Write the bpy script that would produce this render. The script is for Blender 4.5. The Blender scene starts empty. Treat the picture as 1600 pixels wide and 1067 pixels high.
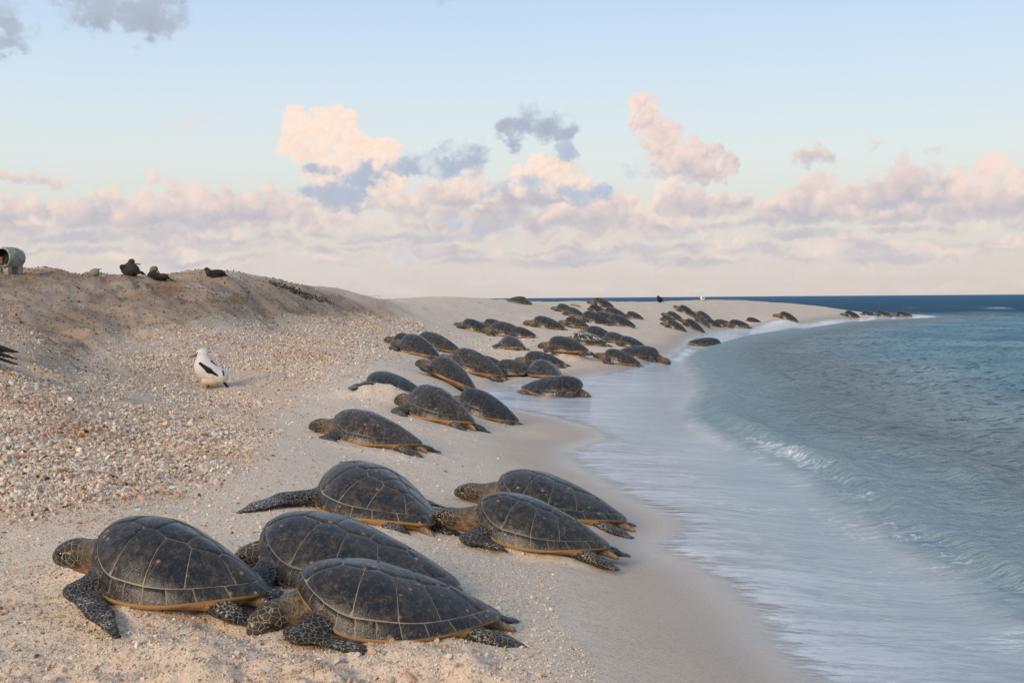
import bpy, math, random
import numpy as np
from mathutils import Matrix, Vector

random.seed(7)
rng = np.random.default_rng(7)
SC = bpy.context.scene
COL = SC.collection
PI = math.pi
R = math.radians

# ------------------------------------------------------------------ camera
CAM_H = 1.62
F_PX = 2000.0                      # focal length in pixels of a 1600 px wide picture
PITCH = math.atan(67.5 / F_PX)     # looking slightly down
ROLL = R(0.43)
fwd = np.array([0, math.cos(PITCH), -math.sin(PITCH)])
right0 = np.array([1.0, 0, 0])
up0 = np.cross(right0, fwd)
right = right0 * math.cos(ROLL) - up0 * math.sin(ROLL)
up = right0 * math.sin(ROLL) + up0 * math.cos(ROLL)
cam_data = bpy.data.cameras.new('camera')
cam_data.sensor_width = 36.0
cam_data.lens = 36.0 * F_PX / 1600.0
cam_data.clip_start = 0.05
cam_data.clip_end = 60000
cam = bpy.data.objects.new('camera', cam_data)
COL.objects.link(cam)
cam.matrix_world = Matrix(((right[0], up[0], -fwd[0], 0), (right[1], up[1], -fwd[1], 0),
                           (right[2], up[2], -fwd[2], CAM_H), (0, 0, 0, 1)))
SC.camera = cam

# ------------------------------------------------------------------ view
SC.view_settings.view_transform = 'Standard'
SC.view_settings.look = 'None'
SC.view_settings.exposure = 0.0
SC.view_settings.gamma = 1.0
SC.view_settings.use_curve_mapping = False

# ------------------------------------------------------------------ node helper
class NB:
    """small helper that writes node trees"""
    def __init__(self, tree):
        self.t = tree
        self.n = tree.nodes
        self.l = tree.links
    def _in(self, sock, v):
        if v is None:
            return
        if isinstance(v, bpy.types.NodeSocket):
            self.l.new(v, sock)
        else:
            try:
                sock.default_value = v
            except Exception:
                sock.default_value = (v[0], v[1], v[2], 1.0) if len(v) == 3 else v
    def node(self, kind, props=None, **ins):
        nd = self.n.new(kind)
        for k, v in (props or {}).items():
            setattr(nd, k, v)
        for k, v in ins.items():
            self._in(nd.inputs[k.replace('_', ' ')], v)
        return nd
    def math(self, op, a, b=None, c=None, clamp=False):
        nd = self.n.new('ShaderNodeMath'); nd.operation = op; nd.use_clamp = clamp
        self._in(nd.inputs[0], a)
        if b is not None: self._in(nd.inputs[1], b)
        if c is not None: self._in(nd.inputs[2], c)
        return nd.outputs[0]
    def vmath(self, op, a, b=None):
        nd = self.n.new('ShaderNodeVectorMath'); nd.operation = op
        self._in(nd.inputs[0], a)
        if b is not None: self._in(nd.inputs[1], b)
        return nd.outputs[0]
    def ramp(self, fac, lo, hi, a=0.0, b=1.0, smooth=True):
        nd = self.n.new('ShaderNodeMapRange')
        nd.interpolation_type = 'SMOOTHSTEP' if smooth else 'LINEAR'
        for i, v in enumerate((fac, lo, hi, a, b)):
            self._in(nd.inputs[i], v)
        return nd.outputs[0]
    def mix(self, fac, a, b, mode='MIX'):
        nd = self.n.new('ShaderNodeMix'); nd.data_type = 'RGBA'; nd.blend_type = mode
        self._in(nd.inputs[0], fac); self._in(nd.inputs[6], a); self._in(nd.inputs[7], b)
        return nd.outputs[2]
    def noise(self, vec, scale, detail=4, rough=0.55, dist=0.0):
        nd = self.n.new('ShaderNodeTexNoise')
        self._in(nd.inputs['Vector'], vec)
        nd.inputs['Scale'].default_value = scale
        nd.inputs['Detail'].default_value = detail
        nd.inputs['Roughness'].default_value = rough
        nd.inputs['Distortion'].default_value = dist
        return nd.outputs[0]
    def voro(self, vec, scale, feature='F1', rnd=1.0, out=0):
        nd = self.n.new('ShaderNodeTexVoronoi'); nd.feature = feature
        self._in(nd.inputs['Vector'], vec)
        nd.inputs['Scale'].default_value = scale
        nd.inputs['Randomness'].default_value = rnd
        return nd.outputs[out]
    def attr(self, name, out='Fac'):
        nd = self.n.new('ShaderNodeAttribute'); nd.attribute_name = name
        return nd.outputs[out]
    def colramp(self, fac, stops):
        nd = self.n.new('ShaderNodeValToRGB')
        self._in(nd.inputs[0], fac)
        e = nd.color_ramp.elements
        while len(e) < len(stops): e.new(0.5)
        for i, (p, c) in enumerate(stops):
            e[i].position = p; e[i].color = (*c, 1)
        return nd.outputs[0]
    def comb(self, x, y, z):
        nd = self.n.new('ShaderNodeCombineXYZ')
        for i, v in enumerate((x, y, z)): self._in(nd.inputs[i], v)
        return nd.outputs[0]
    def sep(self, v):
        nd = self.n.new('ShaderNodeSeparateXYZ'); self._in(nd.inputs[0], v)
        return nd.outputs
    def bump(self, h, strength, dist):
        nd = self.n.new('ShaderNodeBump')
        self._in(nd.inputs['Strength'], strength); nd.inputs['Distance'].default_value = dist
        self._in(nd.inputs['Height'], h)
        return nd.outputs[0]

# ------------------------------------------------------------------ world: dusk sky with low cumulus
SUN_AZ, SUN_EL = R(214), R(24)     # compass angle (clockwise from +Y) and height of the low sun behind the camera
world = bpy.data.worlds.new('World')
SC.world = world
world.use_nodes = True
wt = world.node_tree
wt.nodes.clear()
W = NB(wt)

# the cloud field: cumulus built from many soft puffs, each lit by the low sun, kept as a map over azimuth and height
def _h2(i, j, s):
    h = (i.astype(np.int64) * 374761393 + j.astype(np.int64) * 668265263 + s * 974634777) & 0x7fffffff
    h = ((h ^ (h >> 13)) * 1274126177) & 0x7fffffff
    h = ((h ^ (h >> 15)) * 2246822519) & 0x7fffffff
    return (h ^ (h >> 16)) / float(0x7fffffff)
def _fb(x, y, octv=5, rough=.55, s=0):
    t = 0; amp = 1; tot = 0
    for o in range(octv):
        xi = np.floor(x); yi = np.floor(y); fx = x - xi; fy = y - yi
        ux = fx * fx * fx * (fx * (fx * 6 - 15) + 10); uy = fy * fy * fy * (fy * (fy * 6 - 15) + 10)
        a = _h2(xi, yi, s + o); b = _h2(xi + 1, yi, s + o); c = _h2(xi, yi + 1, s + o); d = _h2(xi + 1, yi + 1, s + o)
        t = t + amp * ((a + (b - a) * ux) * (1 - uy) + (c + (d - c) * ux) * uy - .5); tot += amp; amp *= rough
        x, y = 2 * (x * .8 - y * .6) + 3.1, 2 * (x * .6 + y * .8) + 7.7
    return t / tot * 2
CX0, CX1, CY0, CY1 = -260, 1860, -70, 480       # extent of the map in milliradians-like units (2000 per radian)
def cloud_map():
    r = np.random.default_rng(21)
    w, h = CX1 - CX0, CY1 - CY0
    X, Y = np.meshgrid(np.arange(w) + CX0 + .5, np.arange(h) + CY0 + .5)
    wx = _fb(X / 42, Y / 42, 5, .6, 3); wy = _fb(X / 42, Y / 42, 5, .6, 33)
    QX = X + 15 * wx; QY = Y + 13 * wy
    er = _fb(X / 26, Y / 20, 6, .62, 61)
    rgb = np.zeros((h, w, 3)); al = np.zeros((h, w))
    L = np.array([-.42, .62, .66])
    def puff(cx, cy, R_, lo, hi, a=.8, soft=.55, flat=None, bias=0.0, sq=1.0, wisp=.35):
        x0, x1 = int(cx - R_ * 1.7 - 18 - CX0), int(cx + R_ * 1.7 + 18 - CX0); y0, y1 = int(cy - R_ * 1.5 - 18 - CY0), int(cy + R_ * 1.5 + 18 - CY0)
        x0, x1, y0, y1 = max(x0, 0), min(x1, w), max(y0, 0), min(y1, h)
        if x0 >= x1 or y0 >= y1: return
        sl = (slice(y0, y1), slice(x0, x1))
        dx = (QX[sl] - cx) / R_; dy = (QY[sl] - cy) / (R_ * sq)
        rr = np.sqrt(dx * dx + dy * dy) + wisp * er[sl]
        A = np.clip((1.0 - rr) / soft, 0, 1); A = A * A * (3 - 2 * A) * a
        if flat is not None: A = A * np.clip((flat + 4 - QY[sl]) / 12, 0, 1)
        nz = np.sqrt(np.clip(1 - dx * dx - dy * dy, 0, 1))
        lam = np.clip((dx * L[0] - dy * L[1] + nz * L[2]) * .42 + .42 + bias + .30 * er[sl], 0, 1)[..., None]
        c = lo + (hi - lo) * lam
        al0 = al[sl]; out = A + al0 * (1 - A)
        rgb[sl] = np.where(out[..., None] > 1e-5, (c * A[..., None] + rgb[sl] * (al0 * (1 - A))[..., None]) / np.maximum(out, 1e-5)[..., None], rgb[sl])
        al[sl] = out
    PEACH = np.array([1.0, .81, .68]); PINK = np.array([.95, .755, .67]); LAV = np.array([.53, .515, .57]); GREY = np.array([.42, .475, .575]); HAZE = np.array([.72, .655, .62])
    def heap(cx, base, wd, ht, n, hi=PEACH, lo=LAV, fade=0.0, a=.75, rs=1.0, soft=.55):
        hi = hi + (HAZE - hi) * fade; lo = lo + (HAZE - lo) * fade
        P = []
        for k in range(n):
            t = r.normal(0, .42); t = max(-1.1, min(1.1, t))
            top = ht * max(.15, 1 - t * t) * r.uniform(.35, 1.0)
            u = r.random() ** .8
            R_ = rs * r.uniform(.16, .36) * ht * (1.15 - .5 * u) + 4
            P.append((cx + t * wd * .5, base - u * top, R_, u))
        hb = r.uniform(-.26, .06)
        P.sort(key=lambda q: -q[2] + r.uniform(-6, 6))
        for x, y, R_, u in P:
            puff(x, y, R_, lo, hi, a * r.uniform(.6, 1), soft, base, -.66 + .92 * u + hb, 1.0)
    def tower(blobs, n, hi=PEACH, lo=LAV, a=.85, soft=.42, bias=0.1, wisp=.35):
        P = []
        for (x, y, R_) in blobs:
            P.append((x, y, R_, 0))
            for k in range(n):
                g = r.uniform(0, 2 * math.pi); q = R_ * r.uniform(.35, .95)
                P.append((x + q * math.cos(g), y + q * math.sin(g) * .9, R_ * r.uniform(.22, .45), 1))
        P.sort(key=lambda q: -q[2])
        ys = [q[1] for q in P]; y0, y1 = min(ys), max(ys)
        for x, y, R_, k in P:
            puff(x, y, R_, lo, hi, a, soft, None, bias + .38 * (.55 - (y - y0) / (y1 - y0 + 1)), 1.0, wisp)
    # veil of thin far cloud, then rows of cumulus from the horizon up to the nearer ones
    for k in range(230):
        puff(r.uniform(CX0, CX1), r.uniform(385, 462), r.uniform(25, 70), HAZE * .95, HAZE * 1.06, .35, .9, None, 0, .22)
    for base, ht, wd, n, fade, cnt in ((432, 16, 150, 16, .72, 20), (415, 22, 170, 18, .55, 19), (398, 28, 190, 22, .42, 18), (380, 40, 210, 30, .28, 16), (360, 50, 220, 34, .16, 15), (338, 52, 210, 34, .06, 13)):
        for k in range(cnt):
            cx = CX0 + (k + r.uniform(.0, 1.)) * (CX1 - CX0) / cnt
            if r.random() < .22: continue
            heap(cx, base + r.uniform(-7, 7), wd * r.uniform(.6, 1.35), ht * r.uniform(.6, 1.3), n, PEACH if r.random() < .5 else PINK, LAV, fade, .82 - .25 * fade)
    for k in range(85):        # flat lavender bases and streaks
        puff(r.uniform(CX0, CX1), r.choice([352, 372, 392, 408]) + r.uniform(-5, 5), r.uniform(35, 95), LAV * .98, LAV * 1.08, .60, .9, None, -.1, .14)
    for k in range(40):        # bright gaps low down
        puff(r.uniform(CX0, CX1), r.uniform(388, 404), r.uniform(18, 50), PEACH * .97, PEACH, .30, .9, None, .2, .22)
    heap(290, 352, 190, 86, 60, PINK, LAV, .05, .8); heap(400, 342, 210, 62, 46, PINK, LAV); heap(560, 330, 260, 70, 60)
    heap(730, 325, 220, 62, 50); heap(860, 322, 190, 70, 46); heap(950, 350, 190, 58, 40, PINK); heap(1090, 335, 210, 52, 44, PINK)
    heap(1265, 350, 190, 70, 50, PINK); heap(1400, 335, 230, 72, 50, PINK); heap(1530, 350, 200, 84, 50, PINK); heap(1690, 345, 200, 70, 40, PINK); heap(-90, 340, 260, 70, 50, PINK)
    heap(80, 300, 190, 26, 30, PINK * .93, LAV * .97); heap(60, 345, 260, 40, 40, PINK, LAV, .1)
    tower([(486, 222, 40), (530, 205, 34), (470, 198, 26), (515, 190, 22), (560, 250, 44), (600, 240, 30), (520, 275, 40), (620, 270, 26), (555, 290, 36)], 16, PEACH, np.array([.86, .68, .63]))
    tower([(840, 268, 28), (870, 280, 34), (815, 285, 26), (905, 292, 26)], 13, PEACH, LAV)
    tower([(1012, 180, 30), (1022, 208, 34), (1038, 234, 38), (1062, 252, 38), (1098, 260, 31), (1135, 268, 19), (1000, 192, 22)], 14, PINK, LAV * .98, .85, .5, .05)
    heap(1075, 280, 190, 30, 34, PINK, LAV)
    heap(1262, 268, 90, 30, 24, PINK * .92, LAV)
    tower([(1590, 230, 27), (1606, 262, 30), (1650, 245, 48), (1585, 290, 26)], 14, PINK, LAV * 1.05)
    tower([(300, 204, 12), (318, 196, 10), (285, 212, 8), (345, 190, 6)], 6, PINK * .97, PINK * .9, .35, .9, 0, .8)
    for (x, y) in ((1350, 246), (1430, 248), (1440, 252), (985, 258)): puff(x, y, 17, LAV, PINK * .9, .45, .9, None, 0, .4, .8)
    def frag(blobs, n, a=.55, c=GREY, soft=1.0, wisp=.85):
        for (x, y, rx, ry) in blobs:
            for k in range(n):
                g = r.uniform(0, 2 * math.pi); q = r.random() ** .6
                puff(x + rx * q * math.cos(g), y + ry * q * math.sin(g), r.uniform(.6, 1.05) * ry + 4, c * .96, c * 1.16, min(1, a * 1.25) * r.uniform(.4, 1), soft, None, -.1, 1.0, wisp)
    frag([(215, 22, 85, 36), (265, 40, 45, 28), (160, 6, 55, 22), (225, 45, 50, 20)], 30, .6); frag([(22, 84, 60, 24), (45, 92, 42, 18)], 28, .6); frag([(50, 35, 10, 40)], 10, .15)
    frag([(800, 206, 20, 16), (850, 200, 46, 17), (885, 206, 20, 9)], 26, .55, GREY * .97)
    frag([(720, 246, 36, 18), (690, 262, 52, 14), (610, 268, 50, 11), (570, 285, 22, 20), (505, 268, 22, 7), (515, 305, 40, 12), (545, 305, 26, 16)], 24, .5, GREY * 1.04)
    frag([(820, 288, 26, 16), (905, 305, 22, 12), (775, 300, 26, 10), (945, 300, 12, 8), (880, 240, 10, 14)], 20, .45, GREY * 1.12)
    frag([(1012, 268, 28, 15), (700, 350, 40, 10), (750, 358, 60, 8), (620, 398, 70, 8)], 9, .35, GREY * 1.2)
    frag([(1170, -6, 40, 8), (690, 4, 30, 10)], 8, .3)
    return rgb, np.clip(al, 0, 1)
_rgb, _al = cloud_map()
_hh, _ww = _al.shape
cimg = bpy.data.images.new('cloud_field', _ww, _hh, alpha=True, float_buffer=True)
cimg.colorspace_settings.name = 'Non-Color'
cimg.alpha_mode = 'CHANNEL_PACKED'
_buf = np.concatenate([_rgb, _al[..., None]], -1)[::-1].astype(np.float32)
cimg.pixels.foreach_set(np.ascontiguousarray(_buf).ravel())
cimg.update()
tcw = wt.nodes.new('ShaderNodeTexCoord')
dx_, dy_, dz_ = W.sep(tcw.outputs['Generated'])
az = W.math('ARCTAN2', dx_, dy_)
el = W.math('ARCSINE', dz_)
cu = W.math('MULTIPLY_ADD', az, F_PX / _ww, (800 - CX0) / _ww)
# the horizon of the picture is tilted by the camera's roll, so height is measured from the true horizon
cv = W.math('MULTIPLY_ADD', el, F_PX / _hh, (CY1 - 466.0) / _hh)
ctex = wt.nodes.new('ShaderNodeTexImage'); ctex.image = cimg; ctex.extension = 'MIRROR'; ctex.interpolation = 'Linear'
wt.links.new(W.comb(cu, cv, 0.0), ctex.inputs[0])
sky = wt.nodes.new('ShaderNodeTexSky')
sky.sky_type = 'NISHITA'
sky.sun_disc = False
sky.sun_elevation = SUN_EL
sky.sun_rotation = SUN_AZ
sky.air_density = 1.0
sky.dust_density = 1.5
SKY_STRENGTH = 0.10
nish = W.mix(1.0, sky.outputs[0], (0.9, 0.9, 0.9), 'MULTIPLY')
# high thin haze: pale veil over the clear sky, warmer towards the horizon (in units of the sky texture, hence the 10x)
veil = W.colramp(W.ramp(el, -0.02, 0.62, smooth=False), [
    (0.0, (0.72, 0.64, 0.60)), (0.06, (0.76, 0.68, 0.635)), (0.13, (0.80, 0.77, 0.71)), (0.20, (0.81, 0.87, 0.85)),
    (0.28, (0.73, 0.85, 0.94)), (0.38, (0.60, 0.77, 0.98)), (0.60, (0.48, 0.66, 0.93)), (1.0, (0.42, 0.57, 0.84))])
veil10 = W.mix(1.0, veil, (10, 10, 10), 'MULTIPLY')
clear = W.mix(0.86, nish, veil10)
calpha = W.math('MULTIPLY', ctex.outputs['Alpha'], W.math('MULTIPLY', W.ramp(el, 0.262, 0.235), W.ramp(el, -0.006, 0.004)))
skyc = W.mix(calpha, clear, W.mix(1.0, ctex.outputs['Color'], (10, 10, 10), 'MULTIPLY'))
bg = W.node('ShaderNodeBackground', Color=skyc, Strength=SKY_STRENGTH)
wo = wt.nodes.new('ShaderNodeOutputWorld')
wt.links.new(bg.outputs[0], wo.inputs[0])

sun_data = bpy.data.lights.new('sun', 'SUN')
sun_data.energy = 2.9
sun_data.angle = R(22)
sun_data.color = (1.0, 0.78, 0.56)
sun = bpy.data.objects.new('sun', sun_data)
COL.objects.link(sun)
sd = Vector((math.sin(SUN_AZ) * math.cos(SUN_EL), math.cos(SUN_AZ) * math.cos(SUN_EL), math.sin(SUN_EL)))
sun.rotation_euler = sd.to_track_quat('Z', 'Y').to_euler()
sun.location = sd * 30

# ------------------------------------------------------------------ geometry helpers
def ray(px, py):
    px = np.asarray(px, float); py = np.asarray(py, float)
    a = (px - 800) / F_PX; b = (533.5 - py) / F_PX
    return fwd + a[..., None] * right + b[..., None] * up
def at_z(px, py, z):
    r = ray(px, py); t = (z - CAM_H) / r[..., 2]
    return np.array([0, 0, CAM_H]) + r * t[..., None]
def at_d(px, py, d):
    r = ray(px, py); t = d / r[..., 1]
    return np.array([0, 0, CAM_H]) + r * np.asarray(t)[..., None]
def project(x, y, z):
    v = np.stack([x, y, z - CAM_H], -1)
    w = v @ fwd
    w = np.where(w > 0.05, w, 0.05)
    return 800 + F_PX * (v @ right) / w, 533.5 - F_PX * (v @ up) / w

def sstep(a, b, x):
    t = np.clip((x - a) / (b - a), 0, 1)
    return t * t * (3 - 2 * t)
def hash2(i, j, s):
    h = (i.astype(np.int64) * 374761393 + j.astype(np.int64) * 668265263 + s * 974634777) & 0x7fffffff
    h = ((h ^ (h >> 13)) * 1274126177) & 0x7fffffff
    h = ((h ^ (h >> 15)) * 2246822519) & 0x7fffffff
    return (h ^ (h >> 16)) / float(0x7fffffff)
def vnoise(x, y, s=0):
    xi = np.floor(x); yi = np.floor(y); fx = x - xi; fy = y - yi
    ux = fx * fx * fx * (fx * (fx * 6 - 15) + 10); uy = fy * fy * fy * (fy * (fy * 6 - 15) + 10)
    a = hash2(xi, yi, s); b = hash2(xi + 1, yi, s); c = hash2(xi, yi + 1, s); d = hash2(xi + 1, yi + 1, s)
    return (a + (b - a) * ux) * (1 - uy) + (c + (d - c) * ux) * uy
def fbm(x, y, scale, octv=4, rough=0.5, s=0):
    t = 0; amp = 1; tot = 0; x = x * scale; y = y * scale
    for o in range(octv):
        t = t + amp * (vnoise(x, y, s + o * 17) - 0.5); tot += amp
        amp *= rough
        x, y = 1.9 * (x * 0.8 - y * 0.6) + 3.1, 1.9 * (x * 0.6 + y * 0.8) + 7.7
    return t / tot * 2

def poly_sd(poly, x, y):
    """signed distance to a closed polygon, positive outside"""
    shp = np.shape(x); x = np.ravel(x); y = np.ravel(y)
    best = np.full(x.shape, 1e18); inside = np.zeros(x.shape, bool)
    n = len(poly)
    for i in range(n):
        ax, ay = poly[i]; bx, by = poly[(i + 1) % n]
        ex, ey = bx - ax, by - ay
        t = np.clip(((x - ax) * ex + (y - ay) * ey) / (ex * ex + ey * ey + 1e-12), 0, 1)
        best = np.minimum(best, (x - ax - t * ex) ** 2 + (y - ay - t * ey) ** 2)
        c = ((ay > y) != (by > y)) & (x < (bx - ax) * (y - ay) / ((by - ay) if by != ay else 1e-12) + ax)
        inside ^= c
    d = np.sqrt(best)
    return np.where(inside, -d, d).reshape(shp)
def smooth_line(pts, n=3):
    pts = np.asarray(pts, float)
    for _ in range(n):
        q = pts[:-1] * 0.75 + pts[1:] * 0.25; r = pts[:-1] * 0.25 + pts[1:] * 0.75
        pts = np.concatenate([pts[:1], np.stack([q, r], 1).reshape(-1, pts.shape[1]), pts[-1:]])
    return pts

# ------------------------------------------------------------------ lie of the land
ZE = 0.06
EDGE_PX = [(1330, 1130), (1250, 1060), (1180, 1005), (1160, 948), (1080, 885), (1000, 852), (1040, 836), (1052, 812), (985, 786), (935, 752), (880, 716),
           (878, 702), (945, 687), (925, 670), (857, 650), (776, 634), (740, 618), (800, 609), (770, 601), (815, 597), (893, 590), (975, 581), (1035, 560),
           (1062, 548), (1078, 530), (1095, 521), (1120, 516), (1180, 512), (1250, 507), (1312, 498), (1345, 496), (1400, 495.5), (1470, 492)]
edge_w = np.array([at_z(p[0], p[1], ZE)[:2] for p in EDGE_PX])
edge_s = smooth_line(edge_w, 2)
RIDGE_PX = [(1700, 1010), (1600, 948), (1540, 902), (1440, 858), (1380, 818), (1322, 778), (1290, 745), (1200, 703), (1130, 676), (1080, 645), (1110, 610),
            (1095, 580), (1075, 560), (1105, 540), (1180, 522), (1260, 514), (1330, 503), (1400, 500), (1480, 496)]
ridge_w = np.array([at_z(p[0], p[1], 0.0)[:2] for p in RIDGE_PX])
ridge_s = smooth_line(ridge_w, 3)
BACK = [(26, 100), (8, 104), (-20, 100), (-60, 90), (-120, 40), (-120, -30)]
land_poly = np.concatenate([np.array([(3.2, -30), (1.9, 1.0)]), edge_s, np.array(BACK)])
calm_poly = np.concatenate([np.array([(9.0, -30), (4.0, 1.5)]), ridge_s, np.array([(30, 103), (10, 106), (-20, 102), (-62, 92), (-124, 42), (-124, -32)])])

CTRL = []
for p in EDGE_PX:
    CTRL.append(at_z(p[0], p[1], ZE))
for p in RIDGE_PX:
    q = at_z(p[0], p[1], 0.0); q[2] = -0.10; CTRL.append(q)
for (px, py, z) in [(640, 985, .30), (300, 960, .36), (880, 815, .14), (840, 865, .17), (590, 698, .34), (690, 660, .30), (703, 600, .36),
                    (800, 547, .40), (855, 514, .68), (884, 490, 1.0), (1072, 492, .78), (1055, 514, .30), (970, 566, .18), (1228, 500, .42), (930, 540, .38),
                    (1150, 510, .22), (960, 497, .78), (1381, 494, .22), (750, 520, .66), (640, 560, .52), (760, 590, .24), (980, 520, .42)]:
    CTRL.append(at_z(px, py, z))
for (px, py, d) in [(-500, 400, 22), (-200, 420, 23), (0, 430, 24), (100, 432, 25), (200, 435, 25), (262, 442, 25), (305, 438, 27), (350, 431, 28), (420, 440, 31), (470, 444, 34), (540, 456, 38),
                    (600, 468, 42), (700, 464.5, 48), (800, 470, 55), (900, 472, 62), (1000, 472, 72), (1100, 470, 80), (1180, 472, 85), (1300, 485, 92),
                    (300, 515, 20), (150, 530, 18), (325, 605, 16), (150, 602, 13), (0, 640, 9.5), (0, 560, 12), (-200, 560, 11.5), (60, 603, 11), (0, 750, 7.6), (0, 850, 6.3),
                    (0, 950, 5.3), (0, 1060, 4.4), (300, 1060, 4.35), (600, 1060, 4.45), (900, 1060, 4.6), (1100, 1060, 4.95), (300, 750, 8.2),
                    (300, 680, 10.3), (450, 700, 10.0), (450, 600, 16), (500, 540, 22), (550, 500, 30), (420, 500, 26), (600, 560, 21), (350, 468, 24),
                    (150, 470, 21.5), (0, 480, 19.5), (-300, 750, 7.2), (-300, 950, 5.0), (200, 850, 6.3)]:
    CTRL.append(at_d(px, py, d))
CTRL = [np.array(c) for c in CTRL]
for c in [(8, 8, -.9), (5, 5, -.5), (10, 16, -1), (14, 24, -1.1), (22, 34, -1.3), (34, 50, -1.3), (55, 80, -1.2), (40, 112, -.9), (12, 125, -1.2), (-12, 118, -1),
          (-30, 46, 1.3), (-20, 38, 1.4), (-12, 34, 1.7), (-8, 48, 1.1), (-14, 70, .9), (-2, 72, .9), (6, 92, .5), (-40, 95, -.2), (-30, 130, -1.5), (60, 40, -2), (20, 8, -1.5), (-1.5, 2, .36), (1.0, 2, .24), (-6, 3, .5), (3, 2.5, -.1)]:
    CTRL.append(np.array(c, float))
CTRL = np.array(CTRL)
def tps_dom(x, y):
    y = np.maximum(y, 1.0)
    return np.stack([x / y * 4.0, np.log(y)], -1)
CD = tps_dom(CTRL[:, 0], CTRL[:, 1])
def tpsk(r2):
    return np.where(r2 > 1e-12, 0.5 * r2 * np.log(r2 + 1e-12), 0)
n = len(CTRL)
Kmat = tpsk(((CD[:, None] - CD[None]) ** 2).sum(-1)) + np.eye(n) * 2e-4
Pm = np.concatenate([np.ones((n, 1)), CD], 1)
Asys = np.block([[Kmat, Pm], [Pm.T, np.zeros((3, 3))]])
sol = np.linalg.solve(Asys, np.concatenate([CTRL[:, 2], np.zeros(3)]))
def tps(x, y):
    q = tps_dom(x, y); shp = q.shape[:-1]; q = q.reshape(-1, 2)
    out = np.empty(len(q))
    for i in range(0, len(q), 40000):
        c = q[i:i + 40000]
        r2 = ((c[:, None] - CD[None]) ** 2).sum(-1)
        out[i:i + 40000] = tpsk(r2) @ sol[:n] + sol[n] + c @ sol[n + 1:]
    return out.reshape(shp)

MOUNDS = []     # (x, y, radius x, radius y, height): sand thrown up by the animals, filled in below
RUB_PX = [(-500, 470), (0, 500), (130, 570), (200, 530), (330, 512), (450, 505), (560, 496), (640, 505), (560, 545), (490, 590), (440, 640), (400, 700),
          (330, 745), (200, 785), (60, 805), (-100, 810), (-600, 900)]
DUNE_PX = [(-600, 380), (0, 400), (350, 415), (480, 435), (600, 468), (640, 490), (600, 505), (450, 505), (330, 512), (200, 530), (120, 565), (140, 600), (60, 590), (0, 570), (-600, 600)]
def ground_base(x, y):
    z = tps(x, y)
    return np.clip(z, -2.5, 4.0)
def ground_fields(x, y, z):
    px, py = project(x, y, z)
    rub = sstep(45, -45, poly_sd(RUB_PX, px, py))
    dune = sstep(12, -25, poly_sd(DUNE_PX, px, py))
    behind = y < 3.5
    return np.where(behind, 0, rub), np.where(behind, 0, dune), px, py
def ground(x, y, detail=True, full=False):
    x = np.asarray(x, float); y = np.asarray(y, float)
    z = ground_base(x, y)
    e = poly_sd(land_poly, x, y)
    rub, dune, px, py = ground_fields(x, y, z)
    dry = sstep(-0.25, -1.6, e)
    near = sstep(9.5, 5.5, y) * sstep(0.9, -0.4, x)
    dug = np.clip((.30 * sstep(6.0, 5.1, y + 0.12 * x) + .70 * sstep(4.95, 4.45, y - .10 * x)) * sstep(0.2, -0.5, x + 0.25 * (y - 5)), 0, 1)
    if detail:
        z = z + dry * 0.014 * fbm(x, y, 1.6, 4, .5, 3) * np.clip(y / 8, .6, 2.2)
        z = z + near * 0.010 * fbm(x, y, 5.5, 4, .55, 9)
        z = z + dug * (0.145 * fbm(x, y * 1.25, 3.4, 4, .60, 21) - .012 + 0.03 * np.abs(fbm(x, y, 7.5, 3, .5, 5)))
        z = z + rub * 0.05 * fbm(x, y, 1.8, 4, .55, 31)
        z = z + dune * (0.22 * fbm(x * .9 + y * .25, y * .8, .40, 5, .55, 41) + .16 * np.abs(fbm(x * 1.0 + y * .5, y * .55, .8, 4, .55, 47)) + .07 * fbm(x + .4 * y, y, 2.2, 4, .6, 49))
        led = fbm(x * .8 + y * .35, y * .6, .55, 4, .55, 43) * 3.0
        z = z + dune * .13 * (np.floor(led) + sstep(.62, .98, led - np.floor(led)) - led) * sstep(-.1, .25, fbm(x, y, .3, 2, .5, 44) + .12)
        z = z + sstep(28, 45, y) * dry * 0.07 * fbm(x, y, 0.9, 4, .6, 51)
    for (mx, my, rx, ry, h) in MOUNDS:
        q = ((x - mx) / rx) ** 2 + ((y - my) / ry) ** 2
        z = z + h * np.exp(-q * 1.2) * (1 + .35 * fbm(x, y, 9, 3, .5, 61))
    if full:
        return z, e, rub, dune, dug, near
    return z

def hit(px, py, detail=True):
    """first point where the line of sight through a pixel meets the land"""
    r = ray(px, py)
    ts = np.exp(np.linspace(math.log(3.0), math.log(160), 900))
    p = np.array([0, 0, CAM_H]) + r * ts[:, None]
    g = ground(p[:, 0], p[:, 1], detail)
    k = np.nonzero(p[:, 2] <= g)[0]
    if len(k) == 0:
        i = int(np.argmin(np.where(ts > 20, np.abs(p[:, 2] - g), 9)))
        return p[i], ts[i]
    i = k[0]
    if i == 0: return p[0], ts[0]
    f0 = p[i - 1, 2] - g[i - 1]; f1 = g[i] - p[i, 2]
    t = ts[i - 1] + (ts[i] - ts[i - 1]) * f0 / (f0 + f1 + 1e-9)
    return np.array([0, 0, CAM_H]) + r * t, t

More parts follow.
